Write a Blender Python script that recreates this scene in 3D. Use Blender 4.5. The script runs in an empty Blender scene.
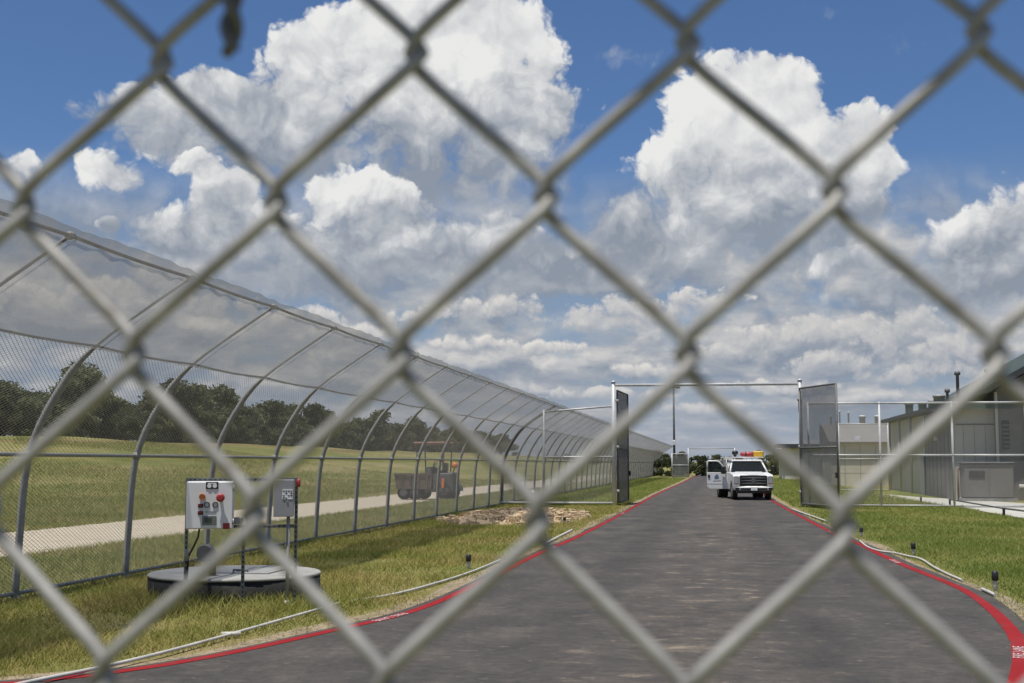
import bpy, bmesh, math, random
import numpy as np
from mathutils import Vector, Matrix

# ------------------------------------------------------------------ camera
FPX, CX, CY = 1280.0, 512.0, 341.5        # focal length and centre in pixels of the 1024 x 683 frame
HORIZON, VPX, EYE = 463.0, 720.0, 1.75    # horizon row, vanishing point of the road, eye height
scene = bpy.context.scene
COL = scene.collection
PITCH = math.atan((HORIZON - CY) / FPX)
YAW = math.atan((VPX - CX) / (FPX / math.cos(PITCH)))
cam_data = bpy.data.cameras.new('camera')
cam = bpy.data.objects.new('camera', cam_data)
COL.objects.link(cam)
cam.location = (0, 0, EYE)
cam.rotation_euler = (math.pi / 2 + PITCH, 0, YAW)
cam_data.sensor_width = 36.0
cam_data.lens = FPX / 1024.0 * 36.0
cam_data.clip_start = 0.02
cam_data.clip_end = 12000.0
cam_data.dof.use_dof = True
cam_data.dof.focus_distance = 55.0
cam_data.dof.aperture_fstop = 15.0
scene.camera = cam
scene.render.resolution_x, scene.render.resolution_y = 1024, 683
scene.view_settings.view_transform = 'Standard'
scene.view_settings.look = 'None'
scene.view_settings.gamma = 1.0
scene.view_settings.exposure = 0.0

_fh = np.array([-math.sin(YAW), math.cos(YAW), 0.0])
_R = np.array([math.cos(YAW), math.sin(YAW), 0.0])
_F = _fh * math.cos(PITCH) + np.array([0, 0, math.sin(PITCH)])
_U = np.array([0, 0, math.cos(PITCH)]) - _fh * math.sin(PITCH)

def ray(x, y):
    d = _F + _R * ((x - CX) / FPX) - _U * ((y - CY) / FPX)
    return d / np.linalg.norm(d)

def G(x, y, z=0.0):
    """point at height z seen at pixel (x, y)"""
    d = ray(x, y)
    t = (z - EYE) / d[2]
    return (d[0] * t, d[1] * t)

def PY(x, y, Y):
    """across and height of the point at distance Y along the road seen at pixel (x, y)"""
    d = ray(x, y)
    t = Y / d[1]
    return (d[0] * t, EYE + d[2] * t)

def azel(x, y):
    d = ray(x, y)
    return (math.atan2(d[0], d[1]), math.asin(d[2]))

# ------------------------------------------------------------------ light
SUN_DIR = Vector((-0.10, -0.20, 0.975)).normalized()      # towards the sun
SUN_ELEV = math.asin(SUN_DIR.z)
sun_data = bpy.data.lights.new('sun', 'SUN')
sun_data.energy = 5.0
sun_data.angle = math.radians(0.55)
sun_data.color = (1.0, 0.96, 0.89)
sun = bpy.data.objects.new('sun', sun_data)
COL.objects.link(sun)
sun.location = (0, 0, 60)
sun.rotation_euler = (-SUN_DIR).to_track_quat('-Z', 'Y').to_euler()

class NT:
    """small helper to write node graphs as expressions"""
    def __init__(self, tree):
        self.t = tree
    def node(self, kind, **kw):
        n = self.t.nodes.new(kind)
        for k, v in kw.items():
            setattr(n, k, v)
        return n
    def put(self, sock, v):
        if v is None:
            return
        if isinstance(v, bpy.types.NodeSocket):
            self.t.links.new(v, sock)
        else:
            if hasattr(sock.default_value, '__len__') and not hasattr(v, '__len__'):
                v = (v,) * len(sock.default_value)
            if sock.type == 'RGBA' and len(v) == 3:
                v = tuple(v) + (1.0,)
            sock.default_value = v
    def m(self, op, a, b=None, c=None, clamp=False):
        n = self.node('ShaderNodeMath', operation=op, use_clamp=clamp)
        for i, v in enumerate((a, b, c)):
            self.put(n.inputs[i], v)
        return n.outputs[0]
    def add(self, a, b): return self.m('ADD', a, b)
    def sub(self, a, b): return self.m('SUBTRACT', a, b)
    def mul(self, a, b): return self.m('MULTIPLY', a, b)
    def v(self, op, a, b=None, scale=None):
        n = self.node('ShaderNodeVectorMath', operation=op)
        self.put(n.inputs[0], a)
        self.put(n.inputs[1], b)
        if scale is not None:
            self.put(n.inputs['Scale'], scale)
        return n.outputs['Value'] if op in ('LENGTH', 'DOT_PRODUCT', 'DISTANCE') else n.outputs['Vector']
    def noise(self, vec, scale=1.0, detail=4.0, rough=0.5, dim='3D', lac=2.0, dist=0.0):
        n = self.node('ShaderNodeTexNoise', noise_dimensions=dim)
        self.put(n.inputs['Vector'], vec)
        n.inputs['Scale'].default_value = scale
        n.inputs['Detail'].default_value = detail
        n.inputs['Roughness'].default_value = rough
        n.inputs['Lacunarity'].default_value = lac
        n.inputs['Distortion'].default_value = dist
        return n
    def voronoi(self, vec, scale=1.0, detail=0.0, rough=0.5, smooth=None, dim='3D', feature='F1', rnd=1.0):
        n = self.node('ShaderNodeTexVoronoi', voronoi_dimensions=dim)
        n.feature = 'SMOOTH_F1' if smooth is not None else feature
        self.put(n.inputs['Vector'], vec)
        n.inputs['Scale'].default_value = scale
        if 'Detail' in n.inputs:
            n.inputs['Detail'].default_value = detail
            n.inputs['Roughness'].default_value = rough
        if smooth is not None:
            n.inputs['Smoothness'].default_value = smooth
        n.inputs['Randomness'].default_value = rnd
        return n
    def step(self, x, a, b, lo=0.0, hi=1.0, smooth=True):
        n = self.node('ShaderNodeMapRange')
        n.interpolation_type = 'SMOOTHSTEP' if smooth else 'LINEAR'
        n.clamp = True
        self.put(n.inputs['Value'], x)
        for k, val in (('From Min', a), ('From Max', b), ('To Min', lo), ('To Max', hi)):
            self.put(n.inputs[k], val)
        return n.outputs['Result']
    def mix(self, f, a, b, mode='MIX'):
        n = self.node('ShaderNodeMix', data_type='RGBA', blend_type=mode)
        self.put(n.inputs[0], f)
        self.put(n.inputs[6], a)
        self.put(n.inputs[7], b)
        return n.outputs[2]
    def ramp(self, f, stops):
        n = self.node('ShaderNodeValToRGB')
        self.put(n.inputs[0], f)
        e = n.color_ramp.elements
        while len(e) < len(stops):
            e.new(0.5)
        for k, (p, c) in enumerate(stops):
            e[k].position = p
            e[k].color = tuple(c) + (1.0,) if len(c) == 3 else c
        return n.outputs[0]
    def xyz(self, x, y, z=0.0):
        n = self.node('ShaderNodeCombineXYZ')
        for i, val in enumerate((x, y, z)):
            self.put(n.inputs[i], val)
        return n.outputs[0]

# ------------------------------------------------------------------ sky
# cumulus masses by azimuth and elevation: (x, y, half width, half height) read from the photograph
# each heap: blobs, then the rows between which it greys from its lit shoulders to its flat base
HEAPS = [
    ([(700, 92, 34, 34), (748, 86, 52, 34), (795, 112, 40, 36), (850, 142, 40, 32), (745, 150, 66, 54),
      (690, 190, 66, 48), (645, 230, 56, 44), (760, 215, 100, 58), (835, 226, 46, 26), (862, 212, 30, 20), (872, 168, 26, 26),
      (830, 180, 50, 50), (620, 262, 60, 26)], 150, 290, 0.6),
    ([(1012, 228, 44, 42), (968, 246, 40, 34), (1030, 275, 80, 50), (905, 292, 60, 22), (980, 285, 50, 30), (850, 262, 34, 18),
      (1090, 215, 70, 60), (1190, 250, 90, 50)], 225, 325, 0.6),
    ([(140, 112, 56, 24), (205, 100, 50, 30), (250, 122, 70, 40), (315, 100, 62, 58), (345, 50, 42, 46), (395, 25, 52, 46),
      (450, 10, 66, 52), (500, 34, 46, 44), (540, 60, 26, 26), (552, 100, 22, 20), (528, 130, 40, 26), (470, 110, 110, 62), (390, 130, 90, 52), 
      (450, 185, 120, 50), (300, 150, 110, 36), (180, 140, 70, 26), (-80, 175, 70, 30), (-160, 130, 90, 50)], 60, 205, 0.68),
    ([(232, 206, 36, 30), (190, 236, 52, 28), (265, 240, 62, 30), (345, 196, 36, 28), (385, 222, 58, 36), (330, 255, 80, 34),
      (440, 255, 130, 30), (565, 265, 70, 22), (300, 285, 90, 18), (110, 222, 12, 8), (-190, 240, 110, 40)], 195, 292, 0.68),
    ([(115, 168, 44, 24), (200, 170, 30, 18), (8, 166, 28, 18), (488, 222, 32, 10), (545, 242, 20, 14)], 165, 260, 0.22),
]
# small far heaps in rows above the horizon
LOW_HEAPS = [
    (640, 312, 58, 17), (705, 300, 40, 12), (585, 322, 46, 12), (500, 306, 60, 13), (430, 318, 50, 12), (540, 352, 70, 10),
    (468, 344, 44, 9), (650, 372, 50, 8), (745, 338, 34, 13), (715, 352, 46, 12), (800, 332, 40, 14), (868, 342, 44, 20),
    (835, 360, 50, 12), (915, 322, 50, 16), (962, 352, 52, 18), (1010, 330, 50, 20), (925, 375, 60, 11), (1020, 372, 44, 13),
    (780, 385, 60, 8), (600, 395, 60, 7), (700, 408, 70, 7), (860, 398, 60, 7), (360, 330, 50, 12), (290, 318, 46, 12),
    (200, 300, 60, 14), (110, 290, 50, 12), (40, 300, 50, 14), (1100, 350, 70, 20), (-60, 310, 70, 16),
]
WISPS = [(622, 52, 52, 14), (895, 30, 24, 20), (832, 4, 66, 12), (960, 40, 40, 9), (700, 0, 40, 9)]

world = bpy.data.worlds.new('World')
scene.world = world
world.use_nodes = True
wt = world.node_tree
wt.nodes.clear()

def node_group(name, outs):
    gt = bpy.data.node_groups.new(name, 'ShaderNodeTree')
    gt.interface.new_socket('P', in_out='INPUT', socket_type='NodeSocketVector')
    for o in outs:
        gt.interface.new_socket(o, in_out='OUTPUT', socket_type='NodeSocketFloat')
    g = NT(gt)
    return gt, g, g.node('NodeGroupInput').outputs[0], g.node('NodeGroupOutput')

def heap_field(g, P, items, pad):
    cur = None
    for (x, y, rx, ry) in items:
        u, e = azel(x, y)
        ix, iy = FPX / (rx * pad), FPX / (ry * pad)
        n = g.node('ShaderNodeVectorMath', operation='MULTIPLY_ADD')
        g.put(n.inputs[0], P)
        n.inputs[1].default_value = (ix, iy, 0)
        n.inputs[2].default_value = (-u * ix, -e * iy, 0)
        d = g.v('DOT_PRODUCT', n.outputs[0], n.outputs[0])
        cur = d if cur is None else g.m('SMOOTH_MIN', cur, d, 0.45)
    return g.sub(1.0, cur)

def relief_group():
    """billows on the heaps"""
    gt, g, P, out = node_group('cloud_relief', ['D'])
    puff = g.voronoi(P, 20.0, 4.0, 0.58, None, '2D').outputs['Distance']
    fine = g.noise(P, 30.0, 6.0, 0.62, '2D').outputs[0]
    g.put(out.inputs[0], g.add(g.mul(g.sub(0.40, puff), RELIEF[0]), g.mul(g.sub(fine, 0.5), RELIEF[1])))
    return gt

RELIEF = (1.0, 0.8)

def deck_group():
    """low, far cloud rows that close up towards the horizon; input is (azimuth, log elevation)"""
    gt, g, P, out = node_group('cloud_deck', ['D'])
    big = g.noise(g.v('MULTIPLY', P, (5.2, 2.6, 0)), 1.0, 2.0, 0.5, '2D').outputs[0]
    mid = g.noise(g.v('MULTIPLY', P, (22.0, 7.0, 0)), 1.0, 6.0, 0.6, '2D').outputs[0]
    puff = g.voronoi(g.v('MULTIPLY', P, (26.0, 6.0, 0)), 1.0, 2.0, 0.55, None, '2D').outputs['Distance']
    D = g.add(g.mul(g.sub(big, 0.345), 4.2), g.mul(g.sub(mid, 0.5), 2.6))
    g.put(out.inputs[0], g.add(D, g.mul(g.sub(0.42, puff), 0.9)))
    return gt

def build_world():
    w = NT(wt)
    tc = w.node('ShaderNodeTexCoord')
    sep = w.node('ShaderNodeSeparateXYZ')
    w.put(sep.inputs[0], tc.outputs['Generated'])
    az = w.m('ARCTAN2', sep.outputs[0], sep.outputs[1])
    el = w.m('ARCSINE', sep.outputs[2])
    P = w.xyz(az, el, 0.0)
    sky = w.node('ShaderNodeTexSky', sky_type='NISHITA')
    sky.sun_disc = False
    sky.sun_elevation = SUN_ELEV
    sky.sun_rotation = math.atan2(SUN_DIR.x, SUN_DIR.y)
    sky.air_density = 1.0
    sky.dust_density = 0.6
    sky.ozone_density = 1.6
    STR = 0.085
    def group(gt, vec):
        n = w.node('ShaderNodeGroup')
        n.node_tree = gt
        w.put(n.inputs[0], vec)
        return n
    rg, dg = relief_group(), deck_group()
    warp = w.noise(P, 13.0, 4.0, 0.6, '2D').outputs['Color']
    Pw = w.v('ADD', P, w.v('SCALE', w.v('SUBTRACT', warp, (0.5, 0.5, 0.5)), scale=0.034))
    r0 = group(rg, Pw).outputs[0]
    r1 = group(rg, w.v('ADD', Pw, (-0.005, 0.010, 0))).outputs[0]
    lnel = w.m('LOGARITHM', w.m('MAXIMUM', w.add(el, 0.045), 0.02), math.e)
    Pd = w.v('ADD', w.xyz(az, lnel, 0.0), w.v('SCALE', w.v('SUBTRACT', warp, (0.5, 0.5, 0.5)), scale=0.05))
    d0 = group(dg, Pd).outputs[0]
    d1 = group(dg, w.v('ADD', Pd, (-0.003, 0.085, 0))).outputs[0]
    K = 1.0 / STR
    # far deck
    hz = w.step(el, 0.0, 0.20, 1.0, 0.0)
    skyc = w.mix(1.0, sky.outputs[0], (0.62, 0.80, 1.06), 'MULTIPLY')
    c = w.mix(w.mul(hz, 0.8), skyc, tuple(k * K for k in (0.30, 0.375, 0.485)))
    s = w.add(0.34, w.mul(w.sub(d0, d1), 0.30))
    s = w.sub(s, w.mul(w.step(d1, -0.2, 2.2), 0.20))
    dcol = w.ramp(s, [(0.0, (0.255, 0.300, 0.375)), (0.4, (0.40, 0.425, 0.465)), (1.0, (0.78, 0.745, 0.70))])
    dcol = w.mix(w.step(el, 0.0, 0.085, 0.72, 0.0), dcol, (0.345, 0.385, 0.46))
    dal = w.mul(w.step(d0, -0.9, 0.5, 0.42, 1.0), w.step(el, 0.165, 0.235, 1.0, 0.0))
    c = w.mix(dal, c, w.v('SCALE', dcol, scale=K))
    # rows of small far heaps
    P2 = w.v('ADD', P, w.v('SCALE', w.v('SUBTRACT', warp, (0.5, 0.5, 0.5)), scale=0.020))
    rs0 = group(rg, w.v('SCALE', P2, scale=2.3)).outputs[0]
    rs1 = group(rg, w.v('SCALE', w.v('ADD', P2, (-0.002, 0.005, 0)), scale=2.3)).outputs[0]
    l0 = w.m('MAXIMUM', heap_field(w, P2, LOW_HEAPS, 1.15), -2.5)
    l1 = w.m('MAXIMUM', heap_field(w, w.v('ADD', P2, (-0.001, 0.006, 0)), LOW_HEAPS, 1.15), -2.5)
    s = w.add(w.add(0.46, w.mul(w.sub(rs0, rs1), 0.26)), w.mul(w.sub(l0, l1), 0.34))
    lcol = w.ramp(s, [(0.0, (0.285, 0.325, 0.395)), (0.4, (0.44, 0.455, 0.485)), (0.95, (0.80, 0.765, 0.715))])
    lcol = w.mix(w.step(el, 0.02, 0.10, 0.6, 0.0), lcol, (0.37, 0.405, 0.47))
    lal = w.mul(w.step(w.add(w.add(l0, 0.35), rs0), 0.0, 0.7), 0.92)
    c = w.mix(lal, c, w.v('SCALE', lcol, scale=K))
    # thin wisps
    wf = w.m('MAXIMUM', heap_field(w, Pw, WISPS, 1.3), -2.0)
    wal = w.mul(w.step(w.add(wf, w.mul(r0, 1.6)), 0.0, 1.8), 0.40)
    c = w.mix(wal, c, tuple(k * K for k in (0.52, 0.55, 0.60)))
    # heaps, the far ones first
    emb = w.mul(w.sub(r0, r1), 0.26)
    sp = w.node('ShaderNodeSeparateXYZ')
    w.put(sp.inputs[0], Pw)
    hgt = w.add(sp.outputs[1], w.mul(r0, 0.030))
    soft = w.mul(w.sub(w.noise(Pw, 15.0, 3.0, 0.55, '2D').outputs[0], 0.5), 1.15)
    def heap_colour(s):
        col = w.ramp(s, [(0.0, (0.265, 0.305, 0.37)), (0.42, (0.47, 0.495, 0.535)), (0.95, (0.82, 0.82, 0.81))])
        return w.v('SCALE', col, scale=K)
    # the same kind of heaps go on all round the sky
    far_u = w.step(w.m('ABSOLUTE', w.add(az, 0.16)), 0.50, 0.62)
    far_v = w.step(el, 0.38, 0.48)
    gen = w.noise(w.v('MULTIPLY', Pw, (1.0, 1.9, 0.0)), 5.0, 2.0, 0.5, '2D').outputs[0]
    gen = w.add(w.mul(w.sub(gen, 0.56), 9.0), w.mul(w.sub(w.m('MAXIMUM', far_u, far_v), 1.0), 9.0))
    s = w.sub(w.add(0.84, emb), w.mul(w.step(gen, -0.2, 0.9), 0.85))
    c = w.mix(w.step(w.add(gen, r0), 0.0, 0.3), c, heap_colour(s))
    for blobs, ya, yb, lift in HEAPS:
        mk = w.m('MAXIMUM', heap_field(w, Pw, blobs, 1.1), -2.5)
        D = w.add(w.add(mk, lift), r0)
        lowk = w.step(sp.outputs[1], azel(512, ya)[1], azel(512, yb)[1])
        s = w.add(w.add(w.add(0.84, emb), w.mul(w.step(mk, 0.9, -0.3), 0.10)), soft)
        s = w.sub(s, w.mul(w.step(hgt, azel(512, ya)[1], azel(512, yb)[1]), 0.80))
        c = w.mix(w.m('MULTIPLY', w.step(D, 0.0, w.add(0.38, w.mul(lowk, 0.9))), 1.0), c, heap_colour(s))
    bg = w.node('ShaderNodeBackground')
    w.put(bg.inputs[0], c)
    bg.inputs[1].default_value = STR
    o = w.node('ShaderNodeOutputWorld')
    wt.links.new(bg.outputs[0], o.inputs[0])
    try:
        world.cycles.sampling_method = 'MANUAL'
        world.cycles.sample_map_resolution = 512
    except Exception:
        pass
build_world()

# ------------------------------------------------------------------ helpers
RNG = random.Random(7)
NPR = np.random.default_rng(11)

class MB:
    """collects shapes and links them as one mesh object"""
    def __init__(self):
        self.vs, self.fs, self.sm = [], [], []
    def raw(self, vs, fs, smooth=False):
        o = len(self.vs)
        self.vs += [tuple(v) for v in vs]
        self.fs += [tuple(i + o for i in f) for f in fs]
        self.sm += [smooth] * len(fs)
        return self
    def box(self, c, s, rot=None):
        hx, hy, hz = s[0] / 2, s[1] / 2, s[2] / 2
        pts = [Vector((x * hx, y * hy, z * hz)) for z in (-1, 1) for y in (-1, 1) for x in (-1, 1)]
        if rot is not None:
            pts = [rot @ p for p in pts]
        pts = [p + Vector(c) for p in pts]
        return self.raw(pts, [(0, 2, 3, 1), (4, 5, 7, 6), (0, 1, 5, 4), (2, 6, 7, 3), (0, 4, 6, 2), (1, 3, 7, 5)])
    def bevel_box(self, c, s, b=0.02, rot=None):
        """box with cut edges"""
        hx, hy, hz = s[0] / 2, s[1] / 2, s[2] / 2
        pl = [(-hx + b, -hy), (hx - b, -hy), (hx, -hy + b), (hx, hy - b), (hx - b, hy), (-hx + b, hy), (-hx, hy - b), (-hx, -hy + b)]
        k = max(0.0, 1 - 2 * b / min(s[0], s[1]))
        rings = [([(x * k, y * k) for x, y in pl], -hz), (pl, -hz + b), (pl, hz - b), ([(x * k, y * k) for x, y in pl], hz)]
        vs = [Vector((x, y, z)) for ring, z in rings for x, y in ring]
        if rot is not None:
            vs = [rot @ v for v in vs]
        vs = [v + Vector(c) for v in vs]
        fs = [tuple(reversed(range(8))), tuple(range(24, 32))]
        for r in range(3):
            for i in range(8):
                j = (i + 1) % 8
                fs.append((r * 8 + i, r * 8 + j, r * 8 + 8 + j, r * 8 + 8 + i))
        return self.raw(vs, fs)
    def tube(self, pts, rad, n=8, cap=True, smooth=True):
        pts = [Vector(p) for p in pts]
        rads = rad if isinstance(rad, (list, tuple)) else [rad] * len(pts)
        vs, fs = [], []
        ref = None
        for i, p in enumerate(pts):
            t = (pts[min(i + 1, len(pts) - 1)] - pts[max(i - 1, 0)]).normalized()
            if ref is None:
                ref = Vector((0, 0, 1)) if abs(t.z) < 0.9 else Vector((1, 0, 0))
            a = (ref - t * ref.dot(t)).normalized()
            ref = a
            b = t.cross(a)
            for k in range(n):
                w = 2 * math.pi * k / n
                vs.append(p + (a * math.cos(w) + b * math.sin(w)) * rads[i])
        for i in range(len(pts) - 1):
            for k in range(n):
                l = (k + 1) % n
                fs.append((i * n + k, i * n + l, i * n + n + l, i * n + n + k))
        self.raw(vs, fs, smooth)
        if cap:
            o = len(self.vs) - len(vs)
            self.fs.append(tuple(o + k for k in reversed(range(n))))
            self.fs.append(tuple(o + (len(pts) - 1) * n + k for k in range(n)))
            self.sm += [False, False]
        return self
    def lathe(self, prof, n=20, axis='z', c=(0, 0, 0), smooth=True):
        vs, fs = [], []
        for r, h in prof:
            for k in range(n):
                w = 2 * math.pi * k / n
                p = (r * math.cos(w), r * math.sin(w), h)
                if axis == 'x':
                    p = (h, p[0], p[1])
                elif axis == 'y':
                    p = (p[0], h, p[1])
                vs.append((p[0] + c[0], p[1] + c[1], p[2] + c[2]))
        m = len(prof)
        for i in range(m - 1):
            for k in range(n):
                l = (k + 1) % n
                fs.append((i * n + k, i * n + l, i * n + n + l, i * n + n + k))
        self.raw(vs, fs, smooth)
        o = len(self.vs) - len(vs)
        self.fs.append(tuple(o + k for k in reversed(range(n))))
        self.fs.append(tuple(o + (m - 1) * n + k for k in range(n)))
        self.sm += [False, False]
        return self
    def prism(self, poly, axis, a, b):
        """polygon in the other two coordinates, extruded from a to b along axis"""
        def pt(u, v, w):
            return {'x': (w, u, v), 'y': (u, w, v), 'z': (u, v, w)}[axis]
        n = len(poly)
        vs = [pt(u, v, a) for u, v in poly] + [pt(u, v, b) for u, v in poly]
        fs = [tuple(range(n)), tuple(reversed(range(n, 2 * n)))]
        for i in range(n):
            j = (i + 1) % n
            fs.append((i, i + n, j + n, j))
        return self.raw(vs, fs)
    def mesh(self, name):
        me = bpy.data.meshes.new(name)
        me.from_pydata(self.vs, [], self.fs)
        me.polygons.foreach_set('use_smooth', self.sm)
        bm = bmesh.new()
        bm.from_mesh(me)
        bmesh.ops.recalc_face_normals(bm, faces=bm.faces)
        bm.to_mesh(me)
        bm.free()
        me.update()
        return me
    def build(self, name, mat, parent=None, loc=None, bevel=0):
        o = link(name, self.mesh(name), mat, parent, loc)
        if bevel:
            md = o.modifiers.new('bevel', 'BEVEL')
            md.width = bevel
            md.segments = 2
            md.limit_method = 'ANGLE'
        return o

def link(name, me, mat, parent=None, loc=None):
    if mat is not None and not me.materials:
        me.materials.append(mat)
    o = bpy.data.objects.new(name, me)
    COL.objects.link(o)
    if parent is not None:
        o.parent = parent
    if loc is not None:
        o.location = loc
    return o

def tag(o, label=None, cat=None, group=None, kind=None):
    if label: o['label'] = label
    if cat: o['category'] = cat
    if group: o['group'] = group
    if kind: o['kind'] = kind
    return o

def thing(name, label, cat, loc=(0, 0, 0), rz=0.0, group=None):
    o = bpy.data.objects.new(name, None)
    o.empty_display_size = 0.2
    COL.objects.link(o)
    o.location = loc
    o.rotation_euler = (0, 0, rz)
    return tag(o, label, cat, group)

def np_mesh(name, V, F):
    """mesh from numpy arrays of vertices and equal-sided faces"""
    me = bpy.data.meshes.new(name)
    n, k = F.shape
    me.vertices.add(len(V))
    me.vertices.foreach_set('co', np.ascontiguousarray(V, dtype=np.float32).ravel())
    me.loops.add(n * k)
    me.loops.foreach_set('vertex_index', np.ascontiguousarray(F, dtype=np.int32).ravel())
    me.polygons.add(n)
    me.polygons.foreach_set('loop_start', np.arange(0, n * k, k, dtype=np.int32))
    me.update(calc_edges=True)
    return me

# ------------------------------------------------------------------ materials
def mat_new(name):
    m = bpy.data.materials.new(name)
    m.use_nodes = True
    m.node_tree.nodes.clear()
    g = NT(m.node_tree)
    out = g.node('ShaderNodeOutputMaterial')
    b = g.node('ShaderNodeBsdfPrincipled')
    g.t.links.new(b.outputs[0], out.inputs[0])
    return m, g, b, out

def obj_co(g):
    return g.node('ShaderNodeTexCoord').outputs['Object']

def world_co(g):
    return g.node('ShaderNodeNewGeometry').outputs['Position']

def simple(name, col, rough=0.6, metal=0.0, var=0.12, scale=6.0, bump=0.0, spec=0.5, dirt=None):
    """plain paint or metal with a little unevenness"""
    m, g, b, out = mat_new(name)
    co = obj_co(g)
    n = g.noise(co, scale, 5.0, 0.6).outputs[0]
    f = g.step(n, 0.3, 0.7, 1.0 - var, 1.0 + var, smooth=False)
    c = g.mix(1.0, col, g.xyz(f, f, f), 'MULTIPLY')
    if dirt:
        d = g.noise(co, scale * 0.6, 6.0, 0.7).outputs[0]
        c = g.mix(g.step(d, 0.52, 0.75, 0.0, dirt[1]), c, dirt[0])
    g.put(b.inputs['Base Color'], c)
    g.put(b.inputs['Roughness'], g.step(n, 0.2, 0.8, max(0.02, rough - 0.1), min(1, rough + 0.1), smooth=False))
    b.inputs['Metallic'].default_value = metal
    b.inputs['Specular IOR Level'].default_value = spec
    if bump:
        bp = g.node('ShaderNodeBump')
        bp.inputs['Strength'].default_value = bump
        bp.inputs['Distance'].default_value = 0.02
        g.put(bp.inputs['Height'], n)
        g.t.links.new(bp.outputs[0], b.inputs['Normal'])
    return m

M = {}
M['galv'] = simple('galvanised_steel', (0.30, 0.295, 0.28), 0.6, 0.15, 0.2, 14.0, dirt=((0.26, 0.25, 0.23), 0.5))
M['galv_pipe'] = simple('bright_galvanised_pipe', (0.50, 0.50, 0.49), 0.5, 0.1, 0.12, 10.0)
M['galv_dull'] = simple('weathered_galvanised_steel', (0.14, 0.14, 0.135), 0.6, 0.3, 0.2, 10.0)
M['wire'] = simple('galvanised_wire', (0.32, 0.31, 0.285), 0.5, 0.25, 0.3, 60.0, dirt=((0.15, 0.13, 0.10), 0.8))
M['mesh_wire'] = simple('thin_fence_wire', (0.33, 0.325, 0.31), 0.6, 0.3, 0.1, 3.0)
M['white_paint'] = simple('white_car_paint', (0.72, 0.72, 0.70), 0.28, 0.0, 0.05, 3.0, dirt=((0.50, 0.47, 0.42), 0.45))
M['cream'] = simple('cream_concrete', (0.62, 0.575, 0.45), 0.9, 0.0, 0.1, 1.2, 0.1)
M['beige'] = simple('beige_metal_wall', (0.52, 0.485, 0.40), 0.75, 0.0, 0.08, 0.8)
M['grey_wall'] = simple('grey_brown_wall', (0.20, 0.188, 0.168), 0.85, 0.0, 0.12, 0.7)
M['green_roof'] = simple('green_metal_roof', (0.11, 0.145, 0.115), 0.6, 0.0, 0.12, 1.0)
M['dark_roof'] = simple('dark_roof_edge', (0.045, 0.05, 0.05), 0.6, 0.0, 0.15, 1.0)
M['white_wall'] = simple('off_white_wall', (0.62, 0.60, 0.50), 0.9, 0.0, 0.06, 1.0)
M['black'] = simple('black_plastic', (0.016, 0.016, 0.017), 0.45, 0.0, 0.2, 8.0)
M['rubber'] = simple('tyre_rubber', (0.02, 0.02, 0.02), 0.9, 0.0, 0.25, 9.0)
M['chrome'] = simple('dull_chrome', (0.42, 0.42, 0.41), 0.4, 0.5, 0.1, 5.0)
M['steel_rim'] = simple('wheel_rim', (0.30, 0.30, 0.30), 0.4, 0.6, 0.15, 6.0)
M['lamp'] = simple('headlamp_glass', (0.38, 0.38, 0.39), 0.12, 0.2, 0.1, 9.0)
M['red'] = simple('red_plastic', (0.33, 0.03, 0.028), 0.45, 0.0, 0.1, 6.0)
M['orange'] = simple('amber_plastic', (0.75, 0.20, 0.03), 0.4, 0.0, 0.08, 6.0)
M['yellow'] = simple('yellow_plastic', (0.70, 0.42, 0.03), 0.5, 0.0, 0.08, 6.0)
M['roof_dark_green'] = simple('dark_green_roof', (0.05, 0.068, 0.055), 0.6, 0.0, 0.12, 1.0)
M['panel_white'] = simple('white_enamel', (0.70, 0.70, 0.69), 0.4, 0.0, 0.04, 5.0)
M['panel_grey'] = simple('grey_enamel', (0.27, 0.275, 0.285), 0.45, 0.0, 0.06, 5.0)
M['strut'] = simple('zinc_strut', (0.20, 0.205, 0.20), 0.5, 0.5, 0.2, 20.0)
M['blue_print'] = simple('blue_print', (0.12, 0.16, 0.29), 0.5)
M['print_white'] = simple('white_print', (0.75, 0.75, 0.74), 0.6)
M['lcd'] = simple('lcd_screen', (0.05, 0.07, 0.06), 0.2)
M['pvc'] = simple('white_pvc', (0.52, 0.50, 0.45), 0.6, 0.0, 0.15, 3.0, dirt=((0.28, 0.23, 0.16), 0.8))
M['rust'] = simple('rusty_brown_steel', (0.13, 0.10, 0.078), 0.8, 0.1, 0.3, 5.0, 0.2, dirt=((0.28, 0.2, 0.13), 0.7))
M['machine'] = simple('dusty_grey_machine_paint', (0.085, 0.088, 0.09), 0.6, 0.0, 0.3, 4.0, dirt=((0.22, 0.19, 0.15), 0.5))
M['canopy_red'] = simple('faded_red_roof', (0.21, 0.10, 0.07), 0.6, 0.0, 0.15, 3.0)
M['bark'] = simple('bark', (0.075, 0.058, 0.042), 0.95, 0.0, 0.3, 4.0, 0.4)
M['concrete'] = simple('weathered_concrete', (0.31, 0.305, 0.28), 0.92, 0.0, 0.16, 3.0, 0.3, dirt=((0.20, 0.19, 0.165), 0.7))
M['concrete_dark'] = simple('near_black_concrete', (0.014, 0.014, 0.013), 0.85, 0.0, 0.3, 4.0, 0.3, dirt=((0.06, 0.055, 0.045), 0.6))  # near-black tone for the side of the well base
M['path'] = simple('pale_concrete_paving', (0.44, 0.42, 0.36), 0.95, 0.0, 0.12, 0.8, 0.1)

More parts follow.
